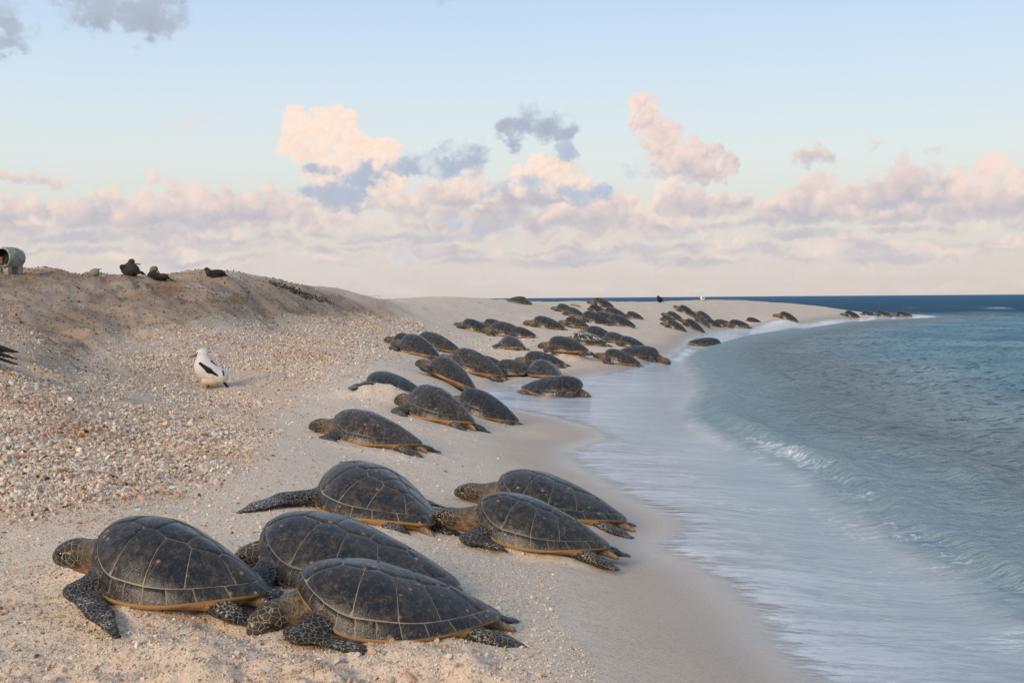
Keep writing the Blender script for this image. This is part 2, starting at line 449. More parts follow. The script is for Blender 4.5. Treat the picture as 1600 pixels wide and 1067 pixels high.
# mounds of loose sand thrown up by the turtles: pixel, radii in metres, height
for (px, py, rx, ry, h) in [(806, 860, .24, .13, .13), (606, 621, .50, .28, .15), (885, 562, .50, .4, .18), (940, 489, .5, .5, .25), (1060, 505, .4, .4, .1),
                            (200, 960, .35, .2, .07), (120, 900, .25, .15, .05), (600, 712, .5, .15, .04), (1000, 545, .5, .4, .12),
                            (860, 874, .36, .07, .035), (890, 820, .36, .07, .03), (580, 830, .3, .08, .03), (560, 935, .35, .07, .03), (640, 704, .3, .1, .04)]:
    q, _ = hit(px, py, False)
    MOUNDS.append((q[0], q[1], rx, ry, h))

def mesh_from(name, verts, faces, smooth=True):
    me = bpy.data.meshes.new(name)
    verts = np.asarray(verts, np.float32); faces = np.asarray(faces, np.int32)
    me.vertices.add(len(verts)); me.vertices.foreach_set('co', verts.ravel())
    k = faces.shape[1]
    me.loops.add(faces.size); me.loops.foreach_set('vertex_index', faces.ravel())
    me.polygons.add(len(faces)); me.polygons.foreach_set('loop_start', np.arange(0, faces.size, k, dtype=np.int32))
    me.update(calc_edges=True); me.validate()
    me.polygons.foreach_set('use_smooth', np.full(len(me.polygons), smooth))
    return me
def fattr(me, name, vals):
    a = me.attributes.new(name, 'FLOAT', 'POINT'); a.data.foreach_set('value', np.asarray(vals, np.float32).ravel())
def cattr(me, name, rgb):
    a = me.attributes.new(name, 'FLOAT_COLOR', 'POINT')
    c = np.ones((len(rgb), 4), np.float32); c[:, :3] = rgb
    a.data.foreach_set('color', c.ravel())
def link(name, me, mat=None, parent=None, **props):
    o = bpy.data.objects.new(name, me); COL.objects.link(o)
    if mat is not None and len(me.materials) == 0: me.materials.append(mat)
    if parent is not None: o.parent = parent
    for k, v in props.items(): o[k] = v
    return o
def grid_faces(nr, nc, keep=None):
    i = np.arange(nr * nc).reshape(nr, nc)
    f = np.stack([i[:-1, :-1], i[:-1, 1:], i[1:, 1:], i[1:, :-1]], -1).reshape(-1, 4)
    return f
def compact(v, f, *arrs):
    used = np.zeros(len(v), bool); used[f.ravel()] = True
    m = np.cumsum(used) - 1
    return v[used], m[f], [a[used] for a in arrs]

def new_mat(name):
    m = bpy.data.materials.new(name); m.use_nodes = True
    m.node_tree.nodes.clear()
    b = NB(m.node_tree)
    out = m.node_tree.nodes.new('ShaderNodeOutputMaterial')
    return m, b, out
def principled(b, out, color, rough, normal=None, spec=0.5, **kw):
    p = b.n.new('ShaderNodeBsdfPrincipled')
    b._in(p.inputs['Base Color'], color); b._in(p.inputs['Roughness'], rough)
    b._in(p.inputs['Specular IOR Level'], spec)
    if normal is not None: b._in(p.inputs['Normal'], normal)
    for k, v in kw.items(): b._in(p.inputs[k.replace('_', ' ')], v)
    if out is not None: b.l.new(p.outputs[0], out.inputs[0])
    return p
def geo_pos(b):
    return b.n.new('ShaderNodeNewGeometry').outputs['Position']
def obj_co(b):
    return b.n.new('ShaderNodeTexCoord').outputs['Object']

# ------------------------------------------------------------------ ground
def sand_material():
    m, b, out = new_mat('coral_sand')
    p = geo_pos(b)
    wet = b.attr('wet'); dune = b.attr('dune'); rub = b.attr('rubble'); dug = b.attr('dug')
    z_ = b.sep(p)[2]
    big = b.noise(p, 0.9, 5, .6); mid = b.noise(p, 7, 5, .6); fine = b.noise(p, 70, 4, .7)
    gr = b.voro(p, 130, out=1)                     # coloured grains
    grd = b.voro(p, 130)
    dry = b.mix(big, (.60, .48, .35), (.72, .60, .455))
    dry = b.mix(b.ramp(mid, .35, .7), dry, b.mix(0.5, dry, (.62, .48, .34)))
    grey = b.sep(gr)[0]
    dry = b.mix(b.math('MULTIPLY', b.ramp(grey, .80, .97), .6), dry, (.80, .74, .66))
    dry = b.mix(b.math('MULTIPLY', b.ramp(grey, .22, .04), .6), dry, (.28, .20, .15))
    warm = b.mix(b.ramp(mid, .3, .7), (.60, .44, .29), (.66, .52, .38))
    dry = b.mix(b.math('MULTIPLY', dug, .55), dry, warm)
    up = b.math('MULTIPLY', b.ramp(z_, .35, .8), b.math('SUBTRACT', 1.0, wet))
    dry = b.mix(b.math('MULTIPLY', b.math('MULTIPLY', b.ramp(b.noise(p, 4.5, 6, .75), .52, .66), up), .55), dry, (.34, .25, .17))
    # upper dune: browner, stained in patches
    dn = b.noise(b.vmath('MULTIPLY', p, (1.0, .7, 1.6)), .55, 6, .62, .4)
    dcol = b.mix(b.ramp(dn, .36, .66), (.235, .16, .10), (.40, .305, .225))
    dcol = b.mix(b.ramp(b.noise(p, 5, 5, .7), .54, .74), dcol, (.20, .135, .085))
    dcol = b.mix(b.ramp(b.noise(p, 22, 4, .7), .58, .78), dcol, (.54, .44, .35))
    dcol = b.mix(b.attr('ochre'), dcol, (.22, .135, .06))
    col = b.mix(b.math('MULTIPLY', dune, .92), dry, dcol)
    rn = b.noise(p, 30, 4, .7)
    rcol = b.mix(b.ramp(rn, .35, .65), (.40, .28, .185), (.62, .50, .37))
    col = b.mix(b.math('MULTIPLY', rub, .75), col, rcol)
    sp = b.voro(p, 20, out=1)
    spd = b.voro(p, 20)
    flake = b.math('MULTIPLY', b.ramp(b.sep(sp)[1], .90, .93), b.ramp(spd, .30, .18))
    flake = b.math('MULTIPLY', flake, b.math('SUBTRACT', 1.0, wet))
    col = b.mix(b.math('MULTIPLY', flake, .6), col, (.30, .15, .09))
    wcol = b.mix(big, (.36, .29, .22), (.43, .35, .27))
    wcol = b.mix(b.math('MULTIPLY', b.ramp(grey, .22, .04), .3), wcol, (.25, .19, .15))
    col = b.mix(b.math('MULTIPLY', wet, .85), col, wcol)
    h = b.math('ADD', b.math('MULTIPLY', grd, .35), b.math('MULTIPLY', fine, .65))
    h = b.math('ADD', h, b.math('MULTIPLY', mid, 2.2))
    h = b.math('ADD', h, b.math('MULTIPLY', dune, b.math('MULTIPLY', b.noise(b.vmath('MULTIPLY', p, (1, .7, 1)), 2.6, 6, .7), 9.0)))
    st = b.ramp(wet, 0, 1, .75, .10, False)
    nrm = b.bump(h, st, .012)
    film = b.attr('film')
    rough = b.ramp(film, 0, 1, .88, .30, False)
    principled(b, out, col, rough, nrm, spec=b.ramp(film, 0, 1, .15, .5, False))
    return m
SAND = sand_material()

def build_ground():
    # a fan-shaped grid: fine near the camera and coarser with distance
    u = np.concatenate([np.linspace(-3.0, -.62, 50)[:-1], np.linspace(-.62, .52, 680), np.linspace(.52, 2.5, 40)[1:]])
    v = np.concatenate([np.exp(np.linspace(math.log(1.2), math.log(3.9), 26))[:-1], np.exp(np.linspace(math.log(3.9), math.log(32), 520))[:-1], np.exp(np.linspace(math.log(32), math.log(150), 170))])
    U, V = np.meshgrid(u, v)
    X = U * V; Y = V
    Z, e, rub, dune, dug, near = ground(X, Y, True, True)
    keep = (Z > -0.6)
    f = grid_faces(*U.shape)
    f = f[keep.ravel()[f].any(1)]
    ver = np.stack([X, Y, Z], -1).reshape(-1, 3)
    n1 = fbm(X, Y, 1.1, 4, .5, 71) * .5
    px_, py_ = project(X, Y, Z)
    ochre = np.zeros_like(X)
    for (cx, cy, rx, ry) in [(262, 452, 32, 15), (370, 469, 26, 9), (60, 560, 40, 18), (20, 620, 40, 14), (120, 545, 30, 8), (330, 470, 18, 5)]:
        ochre = np.maximum(ochre, np.where(Y > 6, np.exp(-((px_ - cx) / rx) ** 2 - ((py_ - cy) / ry) ** 2), 0))
    ochre = sstep(.25, .8, ochre * (1 + .9 * fbm(X, Y, 1.6, 4, .6, 75)))
    wet = sstep(-1.25, -.12, e + n1 * .5)
    film = sstep(-.55, .1, e + n1 * .25)
    ver, f, (ochre, wet, film, rub, dune, dug) = compact(ver, f, ochre.ravel(), wet.ravel(), film.ravel(), rub.ravel(), dune.ravel(), dug.ravel())
    me = mesh_from('beach_sand', ver, f)
    for k, a in (('ochre', ochre), ('wet', wet), ('film', film), ('rubble', rub), ('dune', dune), ('dug', dug)): fattr(me, k, a)
    link('beach_sand', me, SAND, kind='structure')
    # sea bed and land outside the fan
    s = 60000
    me = mesh_from('sea_bed', [(-s, -s, -2.2), (s, -s, -2.2), (s, s, -2.2), (-s, s, -2.2)], [(0, 1, 2, 3)])
    m, b, out = new_mat('sea_bed_sand'); principled(b, out, b.mix(b.noise(geo_pos(b), .3), (.3, .27, .2), (.4, .36, .28)), .9)
    link('sea_bed', me, m, kind='structure')
build_ground()

# ------------------------------------------------------------------ sea
def sea_material():
    m, b, out = new_mat('sea_water')
    p = geo_pos(b)
    s = b.attr('sea'); e = b.attr('edge'); foam = b.attr('foam'); dist = b.attr('far')
    x, y, z = b.sep(p)
    # ---- open water
    pat = b.noise(b.vmath('MULTIPLY', p, (1, .8, 0)), .22, 4, .6, .5)
    sh = b.ramp(s, .2, 7)
    base = b.mix(sh, (.21, .29, .315), b.mix(b.ramp(pat, .35, .65), (.050, .165, .250), (.120, .265, .335)))
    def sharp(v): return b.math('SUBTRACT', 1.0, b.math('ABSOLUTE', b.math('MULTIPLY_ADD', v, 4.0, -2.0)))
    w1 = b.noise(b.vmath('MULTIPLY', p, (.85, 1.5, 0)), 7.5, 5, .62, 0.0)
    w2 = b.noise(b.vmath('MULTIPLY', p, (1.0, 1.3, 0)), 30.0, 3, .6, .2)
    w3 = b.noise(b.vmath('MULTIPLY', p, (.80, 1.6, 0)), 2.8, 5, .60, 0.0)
    # ripple shading and sky glints painted into the colour: pale crests, dark troughs
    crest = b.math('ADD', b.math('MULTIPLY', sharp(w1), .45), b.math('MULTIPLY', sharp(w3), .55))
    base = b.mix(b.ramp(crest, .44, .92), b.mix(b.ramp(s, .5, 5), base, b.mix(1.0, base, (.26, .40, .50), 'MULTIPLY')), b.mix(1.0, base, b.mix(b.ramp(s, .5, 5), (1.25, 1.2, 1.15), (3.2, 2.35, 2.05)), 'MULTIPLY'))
    base = b.mix(dist, base, b.mix(pat, (.024, .098, .175), (.048, .150, .235)))
    hh = b.math('ADD', b.math('MULTIPLY', sharp(w1), .30), b.math('ADD', b.math('MULTIPLY', w2, .18), b.math('MULTIPLY', sharp(w3), .60)))
    nrm = b.bump(hh, b.ramp(s, 0, 2.5, .5, 1.0), .26)
    away = b.ramp(y, 12, 90, 0, 1)
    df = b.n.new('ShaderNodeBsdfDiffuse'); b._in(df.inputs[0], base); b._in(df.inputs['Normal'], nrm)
    gs = b.n.new('ShaderNodeBsdfGlossy'); b._in(gs.inputs['Roughness'], b.ramp(away, 0, 1, .08, .35, False)); b._in(gs.inputs['Normal'], nrm)
    fr = b.n.new('ShaderNodeFresnel'); fr.inputs['IOR'].default_value = 1.33; b._in(fr.inputs['Normal'], nrm)
    sea = b.n.new('ShaderNodeMixShader')
    b._in(sea.inputs[0], b.math('MINIMUM', b.math('MULTIPLY', fr.outputs[0], .85), b.ramp(away, 0, 1, .27, .10, False)))
    b.l.new(df.outputs[0], sea.inputs[1]); b.l.new(gs.outputs[0], sea.inputs[2])
    # ---- swash: thin moving sheet, milky with bubbles, streaked down the slope
    st1 = b.noise(b.vmath('MULTIPLY', p, (.40, 2.4, 0)), 1.6, 7, .68, .9)
    st2 = b.noise(b.vmath('MULTIPLY', p, (.9, 2.6, 0)), 8.0, 7, .74, .6)
    st3 = b.noise(b.vmath('MULTIPLY', p, (1, 1.8, 0)), 34, 4, .75)
    milk = b.math('ADD', b.math('MULTIPLY', st1, .5), b.math('MULTIPLY', st2, .5))
    cov_n = b.math('ADD', e, b.math('MULTIPLY', b.math('SUBTRACT', milk, .5), 1.1))
    cov = b.ramp(cov_n, -.02, .22)
    fcol = b.mix(b.ramp(milk, .41, .57), (.47, .51, .535), (.72, .75, .77))
    fcol = b.mix(b.math('MULTIPLY', b.ramp(st3, .54, .66), .55), fcol, (.36, .38, .40))
    fcol = b.mix(b.ramp(s, -1.8, .2), fcol, (.40, .47, .48))
    fn = b.bump(b.math('ADD', b.math('MULTIPLY', st2, 1.0), b.math('MULTIPLY', st3, .8)), .55, .024)
    cell = b.voro(b.vmath('ADD', b.vmath('MULTIPLY', p, (.55, 1.5, 0)), b.comb(b.math('MULTIPLY', st1, .9), b.math('MULTIPLY', st2, .5), 0)), 3.6, 'DISTANCE_TO_EDGE')
    web = b.math('MULTIPLY', b.ramp(cell, .075, .0), b.ramp(b.noise(p, .9, 4, .6), .50, .62))
    fcol = b.mix(b.math('MULTIPLY', web, .75), fcol, (.92, .93, .93))
    film = principled(b, None, fcol, .08, fn, spec=.5, IOR=1.33)
    tr = b.n.new('ShaderNodeBsdfTransparent')
    gl = b.n.new('ShaderNodeMixShader')
    b._in(gl.inputs[0], b.math('MULTIPLY', cov, b.ramp(milk, .30, .60, .78, .96)))
    b.l.new(tr.outputs[0], gl.inputs[1]); b.l.new(film.outputs[0], gl.inputs[2])
    ms = b.n.new('ShaderNodeMixShader')
    sn = b.math('ADD', s, b.math('MULTIPLY', b.math('SUBTRACT', w1, .5), .5))
    b._in(ms.inputs[0], b.ramp(sn, -.28, .12)); b.l.new(gl.outputs[0], ms.inputs[1]); b.l.new(sea.outputs[0], ms.inputs[2])
    # ---- foam
    fo = b.n.new('ShaderNodeBsdfDiffuse'); fo.inputs[0].default_value = (.78, .80, .82, 1)
    lace = b.math('ADD', b.math('MULTIPLY', b.noise(p, 9, 7, .72, 1.2), .75), b.math('MULTIPLY', b.noise(p, 45, 3, .7), .25))
    ff = b.math('ADD', foam, b.math('MULTIPLY', b.math('SUBTRACT', lace, .5), 2.6))
    mf = b.n.new('ShaderNodeMixShader')
    b._in(mf.inputs[0], b.math('MULTIPLY', b.ramp(ff, .42, .95), .85)); b.l.new(ms.outputs[0], mf.inputs[1]); b.l.new(fo.outputs[0], mf.inputs[2])
    b.l.new(mf.outputs[0], out.inputs[0])
    return m

def build_sea():
    u = np.concatenate([np.linspace(-1.2, -.14, 30)[:-1], np.linspace(-.14, .50, 430), np.linspace(.50, 4.0, 60)[1:]])
    v = np.concatenate([np.exp(np.linspace(math.log(1.4), math.log(4.2), 26))[:-1], np.exp(np.linspace(math.log(4.2), math.log(140), 640)), np.exp(np.linspace(math.log(141), math.log(50000), 60))])
    U, V = np.meshgrid(u, v); X = U * V; Y = V
    g = ground(X, Y)
    e = poly_sd(land_poly, X, Y); s = poly_sd(calm_poly, X, Y)
    r2 = np.random.default_rng(11)
    wz = np.zeros_like(X)
    space = np.maximum(.0055 * V, .01)
    for i in range(34):
        lam = .28 * (1.125 ** i)
        ang = PI + r2.normal(0.35, .55)
        ph = r2.uniform(0, 2 * PI); k = 2 * PI / lam
        amp = .0085 * (1 + 1.0 * math.exp(-lam)) * lam ** .85 * min(1.0, (1.1 / lam) ** .8)
        lod = np.clip(lam / (2.6 * space) - 1, 0, 1)
        w = np.sin(k * (X * math.cos(ang) + Y * math.sin(ang)) + ph + 1.3 * fbm(X, Y, .5 / lam ** .7, 2, .5, 80 + i))
        wz += amp * lod * (w + .28 * np.cos(2 * np.arcsin(np.clip(w, -1, 1))))
    env = .55 + .9 * np.clip(.5 + fbm(X, Y, .16, 3, .5, 91), 0, 1)
    wz *= .85 * env * (1 + .8 * sstep(70, 130, Y))
    # little breaker along the edge of the swash
    along = .5 + .5 * np.clip(fbm(X, Y, .7, 4, .55, 101) * 2.2, -1, 1)
    along = along * (1 - .75 * sstep(15, 19, Y))
    lip = np.clip(.5 + 1.1 * fbm(X, Y, .38, 2, .4, 120), 0, 1) * (1 - .75 * sstep(15, 19, Y))
    sj = s + .16 * fbm(X, Y, 1.1, 4, .55, 121)
    ridge = np.exp(-((sj - .24) / np.where(sj < .24, .11, .36)) ** 2) * (.05 + .12 * lip)
    ridge2 = .05 * np.exp(-((s - 1.5 + .5 * fbm(X, Y, .4, 2, .5, 103)) / .4) ** 2) * np.clip(fbm(X, Y, .3, 2, .5, 104) * 2, 0, 1)
    zs = wz * sstep(.1, 1.8, s) + ridge + ridge2 + .022 * fbm(X, Y, 6, 4, .6, 107) * sstep(-.2, .1, s) * sstep(3, .8, s)
    zf = g + .010 * sstep(0, .3, e) + .012 * sstep(.5, 2, e)
    b = sstep(-.5, .02, s)
    Z = zf * (1 - b) + np.maximum(zs, g + .01) * b
    foam = np.exp(-((sj - .06) / .17) ** 2) * (.26 + .26 * sstep(.2, .7, along)) * (1 - .7 * sstep(15, 19, Y)) * (1 + .5 * fbm(X, Y, 4, 3, .6, 117))
    foam += .22 * np.exp(-((s + .9) / 1.1) ** 2) * np.clip(.4 + fbm(X, Y, .9, 4, .6, 122), 0, 1)
    foam += .22 * np.exp(-((s - .45) / .35) ** 2) * sstep(.3, .8, along)
    foam += .30 * np.exp(-((s + .35) / .35) ** 2) * np.clip(fbm(X, Y, .8, 3, .5, 108) + .35, 0, 1)
    # distant surf on the reef, and the wash over the tip of the spit
    px, py = project(X, Y, Z)
    for (cx, cy, rx, ry, a) in [(1560, 484, 36, 3, .62), (1420, 483, 22, 2, .5), (1300, 476, 12, 2, .45), (1480, 480, 70, 3, .42), (1530, 490, 50, 2, .4)]:
        q = ((px - cx) / rx) ** 2 + ((py - cy) / ry) ** 2
        foam += np.where(Y > 30, a * np.exp(-q), 0); Z += np.where(Y > 30, .35 * a * np.exp(-q), 0)
    tip = sstep(1.6, .2, np.abs(e - .9)) * sstep(30, 46, Y) * (s < 2)
    foam += .42 * tip
    foam += .5 * np.exp(-((e - .25) / .25) ** 2) * np.clip(fbm(X, Y, .45, 3, .5, 111) * 2 + .1, 0, 1) * sstep(11, 16, Y)
    keep = e > -.02
    f = grid_faces(*U.shape); f = f[keep.ravel()[f].any(1)]
    ver = np.stack([X, Y, Z], -1).reshape(-1, 3)
    # beyond the fan's sides the surface is flat
    far = sstep(80, 130, Y) * (np.abs(U) < 9)
    ver, f, (s, e, foam, far) = compact(ver, f, s.ravel(), e.ravel(), foam.ravel(), far.ravel())
    me = mesh_from('sea', ver, f)
    for k, a in (('sea', s), ('edge', e), ('foam', foam), ('far', far)): fattr(me, k, a)
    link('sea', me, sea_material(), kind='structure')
build_sea()

# ------------------------------------------------------------------ bodies grown from distance fields
def surface_net(D, org, h):
    nx, ny, nz = D.shape
    ins = D < 0
    cnt = np.zeros((nx - 1, ny - 1, nz - 1), np.int32); acc = np.zeros((nx - 1, ny - 1, nz - 1, 3), np.float32)
    corners = [(i, j, k) for i in (0, 1) for j in (0, 1) for k in (0, 1)]
    def sl(a, c): return a[c[0]:nx - 1 + c[0], c[1]:ny - 1 + c[1], c[2]:nz - 1 + c[2]]
    for a in corners:
        for ax in range(3):
            if a[ax] == 1: continue
            bq = list(a); bq[ax] = 1; bq = tuple(bq)
            da = sl(D, a); db = sl(D, bq); m = (da < 0) != (db < 0)
            t = np.where(m, da / np.where(m, da - db, 1), 0)
            cnt += m
            for c in range(3):
                acc[..., c] += np.where(m, (a[c] + (t if c == ax else 0)), 0)
    act = cnt > 0
    idx = np.full(act.shape, -1, np.int64); ijk = np.argwhere(act); idx[act] = np.arange(len(ijk))
    vert = (ijk + acc[act] / cnt[act][:, None]) * h + org
    faces = []
    for ax in range(3):
        o1, o2 = [(1, 2), (2, 0), (0, 1)][ax]
        A = ins.take(range(D.shape[ax] - 1), ax); B = ins.take(range(1, D.shape[ax]), ax)
        e = np.argwhere(A != B)
        ok = (e[:, o1] > 0) & (e[:, o2] > 0) & (e[:, o1] < D.shape[o1] - 1) & (e[:, o2] < D.shape[o2] - 1)
        e = e[ok]
        flip = A[tuple(e.T)]
        def cell(d1, d2):
            c = e.copy(); c[:, o1] -= d1; c[:, o2] -= d2
            return idx[tuple(c.T)]
        q = np.stack([cell(1, 1), cell(0, 1), cell(0, 0), cell(1, 0)], 1)
        q[~flip] = q[~flip][:, ::-1]
        faces.append(q)
    return vert, np.concatenate(faces)

class Field:
    def __init__(self, lo, hi, h):
        self.h = h; self.lo = np.array(lo, float)
        self.n = np.ceil((np.array(hi) - self.lo) / h).astype(int) + 1
        self.D = np.full(self.n, 9.0, np.float32)
        self.prims = []
    def _win(self, lo, hi, pad):
        a = np.clip(((lo - pad - self.lo) / self.h).astype(int), 0, self.n); b = np.clip(((hi + pad - self.lo) / self.h).astype(int) + 2, 0, self.n)
        g = np.meshgrid(*[self.lo[i] + self.h * np.arange(a[i], b[i]) for i in range(3)], indexing='ij')
        return tuple(slice(a[i], b[i]) for i in range(3)), np.stack(g, -1)
    def add(self, fn, lo, hi, k, tag):
        w, p = self._win(np.array(lo), np.array(hi), 2.2 * k + .02)
        d = fn(p); o = self.D[w]
        hh = np.clip(.5 + .5 * (o - d) / k, 0, 1)
        self.D[w] = o + (d - o) * hh - k * hh * (1 - hh)
        self.prims.append((fn, tag))
    def ell(self, c, r, k=.03, tag='skin', rot=None):
        c = np.array(c, float); r = np.array(r, float)
        M = np.eye(3) if rot is None else np.array(rot)      # rows: local axes
        def fn(p):
            q = (p - c) @ M.T
            k0 = np.sqrt(((q / r) ** 2).sum(-1)); k1 = np.sqrt(((q / r ** 2) ** 2).sum(-1))
            return k0 * (k0 - 1) / np.maximum(k1, 1e-6)
        m = r.max(); self.add(fn, c - m, c + m, k, tag)
    def cone(self, a, b, ra, rb, k=.03, tag='skin', flat=1.0, nrm=(0, 0, 1)):
        """tapered limb from a to b; flat < 1 thins it along nrm"""
        a = np.array(a, float); b = np.array(b, float); ax = b - a; L = np.linalg.norm(ax); ax = ax / L
        nz = np.array(nrm, float); nz = nz - ax * (nz @ ax); nz /= np.linalg.norm(nz)
        wy = np.cross(nz, ax)
        def fn(p):
            q = p - a; t = np.clip(q @ ax / L, 0, 1)
            r = ra + (rb - ra) * t; al = q @ ax - t * L
            return (np.sqrt(al ** 2 + (q @ wy) ** 2 + (q @ nz / flat) ** 2) - r) * (flat if flat < 1 else 1) ** .5
        m = max(ra, rb); self.add(fn, np.minimum(a, b) - m, np.maximum(a, b) + m, k, tag)
    def floor(self, z):
        zz = self.lo[2] + self.h * np.arange(self.n[2])
        self.D = np.maximum(self.D, (z - zz)[None, None, :].astype(np.float32))
    def mesh(self, name, tags=()):
        v, f = surface_net(self.D, self.lo, self.h)
        me = mesh_from(name, v, f)
        vv = v[:, None, :]
        best = {}
        for fn, t in self.prims:
            d = fn(vv)[:, 0]
            best[t] = np.minimum(best.get(t, 9.0), d)
        tot = sum(np.exp(-np.clip(d, -.02, 1) / .012) for d in best.values())
        for t in tags:
            w = np.exp(-np.clip(best[t], -.02, 1) / .012) / tot if t in best else np.zeros(len(v))
            fattr(me, t, w)
        return me

# ------------------------------------------------------------------ turtle materials
def scute_material(name, blotch=0.0, specks=0.0):
    m, b, out = new_mat(name)
    oi = b.n.new('ShaderNodeObjectInfo')
    p0 = obj_co(b)
    p = b.vmath('ADD', p0, b.comb(b.math('MULTIPLY', oi.outputs['Random'], 7.0), b.math('MULTIPLY', oi.outputs['Random'], 3.0), 0))
    big = b.noise(p, 6.5, 6, .68, .6); mid = b.noise(p, 24, 6, .72, .4); fine = b.noise(p, 95, 3, .75)
    x, y, z = b.sep(p0)
    streak = b.noise(b.vmath('MULTIPLY', p, (1, .4, .4)), 40, 5, .72, 1.0)
    col = b.mix(b.ramp(big, .40, .60), (.008, .0088, .0095), (.024, .022, .017))
    col = b.mix(b.math('MULTIPLY', b.ramp(mid, .49, .63), .72), col, (.078, .058, .033))
    col = b.mix(b.math('MULTIPLY', b.ramp(streak, .53, .63), b.ramp(big, .30, .60, .10, .65)), col, (.115, .092, .060))
    col = b.mix(b.math('MULTIPLY', b.ramp(fine, .58, .69), .55), col, (.16, .13, .085))
    col = b.mix(b.math('MULTIPLY', b.ramp(fine, .44, .34), .8), col, (.004, .004, .004))
    wart = b.math('MULTIPLY', b.ramp(b.sep(b.voro(p, 24, out=1))[0], .90, .93), b.ramp(b.voro(p, 24), .36, .14))
    col = b.mix(b.math('MULTIPLY', wart, .8), col, (.30, .20, .10))
    if blotch:
        bl = b.ramp(b.noise(p0, 13, 4, .6, .6), .50, .56)
        ring = b.ramp(z, .14, .24)
        col = b.mix(b.math('MULTIPLY', b.math('MULTIPLY', bl, ring), blotch), col, (.50, .46, .38))
    if specks:
        sp = b.math('MULTIPLY', b.ramp(b.sep(b.voro(p0, 9, out=1))[0], .86, .88), b.ramp(b.voro(p0, 9), .28, .2))
        col = b.mix(sp, col, (.66, .62, .55))
    col = b.mix(1.0, col, oi.outputs['Color'], 'MULTIPLY')
    # sand clinging low on the shell
    sand = b.math('MULTIPLY', b.ramp(b.noise(p, 60, 4, .75), .54, .64), b.ramp(z, .13, .02))
    col = b.mix(sand, col, (.52, .42, .31))
    h = b.math('ADD', b.math('MULTIPLY', mid, .6), b.math('ADD', b.math('MULTIPLY', fine, .25), b.math('MULTIPLY', streak, .5)))
    nrm = b.bump(h, .55, .008)
    rough = b.ramp(mid, .35, .65, .14, .40)
    principled(b, out, col, rough, nrm, spec=.46)
    return m
SCUTE = scute_material('scute_dark')
SCUTE_BLOTCH = scute_material('scute_pale_blotches', blotch=.95)
SCUTE_SPECK = scute_material('scute_white_specks', specks=1)

def seam_material():
    m, b, out = new_mat('carapace_seam')
    p = obj_co(b)
    x, y, z = b.sep(p)
    nz = b.sep(b.n.new('ShaderNodeTexCoord').outputs['Normal'])[2]
    nn = b.noise(p, 20, 4, .6)
    top = b.mix(nn, (.19, .155, .10), (.32, .26, .175))
    top = b.mix(1.0, top, b.n.new('ShaderNodeObjectInfo').outputs['Color'], 'MULTIPLY')
    und = b.mix(nn, (.36, .175, .05), (.48, .27, .10))
    under = b.ramp(nz, .05, -.25)
    col = b.mix(under, top, und)
    principled(b, out, col, .5, b.bump(nn, .3, .004))
    return m
SEAM = seam_material()

def skin_material():
    m, b, out = new_mat('turtle_skin')
    p = obj_co(b)
    head = b.attr('head'); flip = b.attr('flipper'); belly = b.attr('belly')
    x, y, z = b.sep(p)
    n1 = b.noise(p, 14, 5, .65); n2 = b.noise(p, 60, 4, .7)
    wr = b.noise(b.vmath('MULTIPLY', p, (1.6, .6, 1)), 40, 4, .6, 1.2)
    skin = b.mix(b.ramp(n1, .35, .65), (.085, .060, .036), (.23, .155, .090))
    skin = b.mix(b.math('MULTIPLY', b.ramp(n2, .52, .62), .8), skin, (.045, .034, .026))
    skin = b.mix(b.math('MULTIPLY', b.ramp(wr, .50, .60), .7), skin, (.06, .042, .028))
    vsp = b.math('MULTIPLY', b.ramp(b.sep(b.voro(p, 46, out=1))[0], .55, .6), b.ramp(b.voro(p, 46), .42, .3))
    skin = b.mix(b.math('MULTIPLY', vsp, .7), skin, (.035, .028, .022))
    skin = b.mix(b.math('MULTIPLY', b.ramp(z, .12, .02), .6), skin, (.30, .145, .05))
    # scales: dark plates parted by pale skin
    warp = b.vmath('ADD', p, b.vmath('SCALE', b.n.new('ShaderNodeTexNoise').outputs['Color']))
    def scales(scale, w, dark, dark2, line):
        dist = b.voro(p, scale, 'DISTANCE_TO_EDGE', .85)
        cell = b.sep(b.voro(p, scale, 'F1', .85, 1))[0]
        edge = b.ramp(dist, w, w * .35)
        return b.mix(edge, b.mix(b.math('MULTIPLY', cell, n1), dark, dark2), line), dist
    hc, hd = scales(30, .070, (.018, .015, .012), (.11, .065, .032), (.37, .30, .19))
    fc, fd = scales(36, .055, (.009, .010, .013), (.030, .027, .024), (.25, .21, .145))
    bel = b.mix(b.ramp(n1, .3, .7), (.27, .125, .035), (.40, .22, .075))
    bel = b.mix(b.math('MULTIPLY', b.ramp(n2, .58, .72), .4), bel, (.14, .075, .035))
    col = b.mix(b.ramp(belly, .3, .7), skin, bel)
    col = b.mix(b.ramp(flip, .30, .62), col, fc)
    col = b.mix(b.ramp(head, .35, .65), col, hc)
    oi = b.n.new('ShaderNodeObjectInfo')
    col = b.mix(1.0, col, oi.outputs['Color'], 'MULTIPLY')
    nz = b.sep(b.n.new('ShaderNodeNewGeometry').outputs['Normal'])[2]
    sand = b.math('MULTIPLY', b.ramp(b.noise(p, 75, 4, .8), .53, .60), b.ramp(b.noise(p, 5, 2, .5), .46, .60))
    sand = b.math('MULTIPLY', b.math('MULTIPLY', sand, b.ramp(nz, .1, .6)), b.ramp(z, .13, .06))
    col = b.mix(sand, col, (.62, .52, .40))
    sel = b.math('MAXIMUM', b.ramp(flip, .3, .6), b.ramp(head, .35, .65))
    h = b.math('ADD', b.math('MULTIPLY', b.math('MINIMUM', hd, .12), b.math('MULTIPLY', sel, 7.0)), b.math('MULTIPLY', wr, 1.6))
    nrm = b.bump(h, .8, .012)
    principled(b, out, col, b.ramp(n1, .3, .7, .36, .6), nrm, spec=.5)
    return m
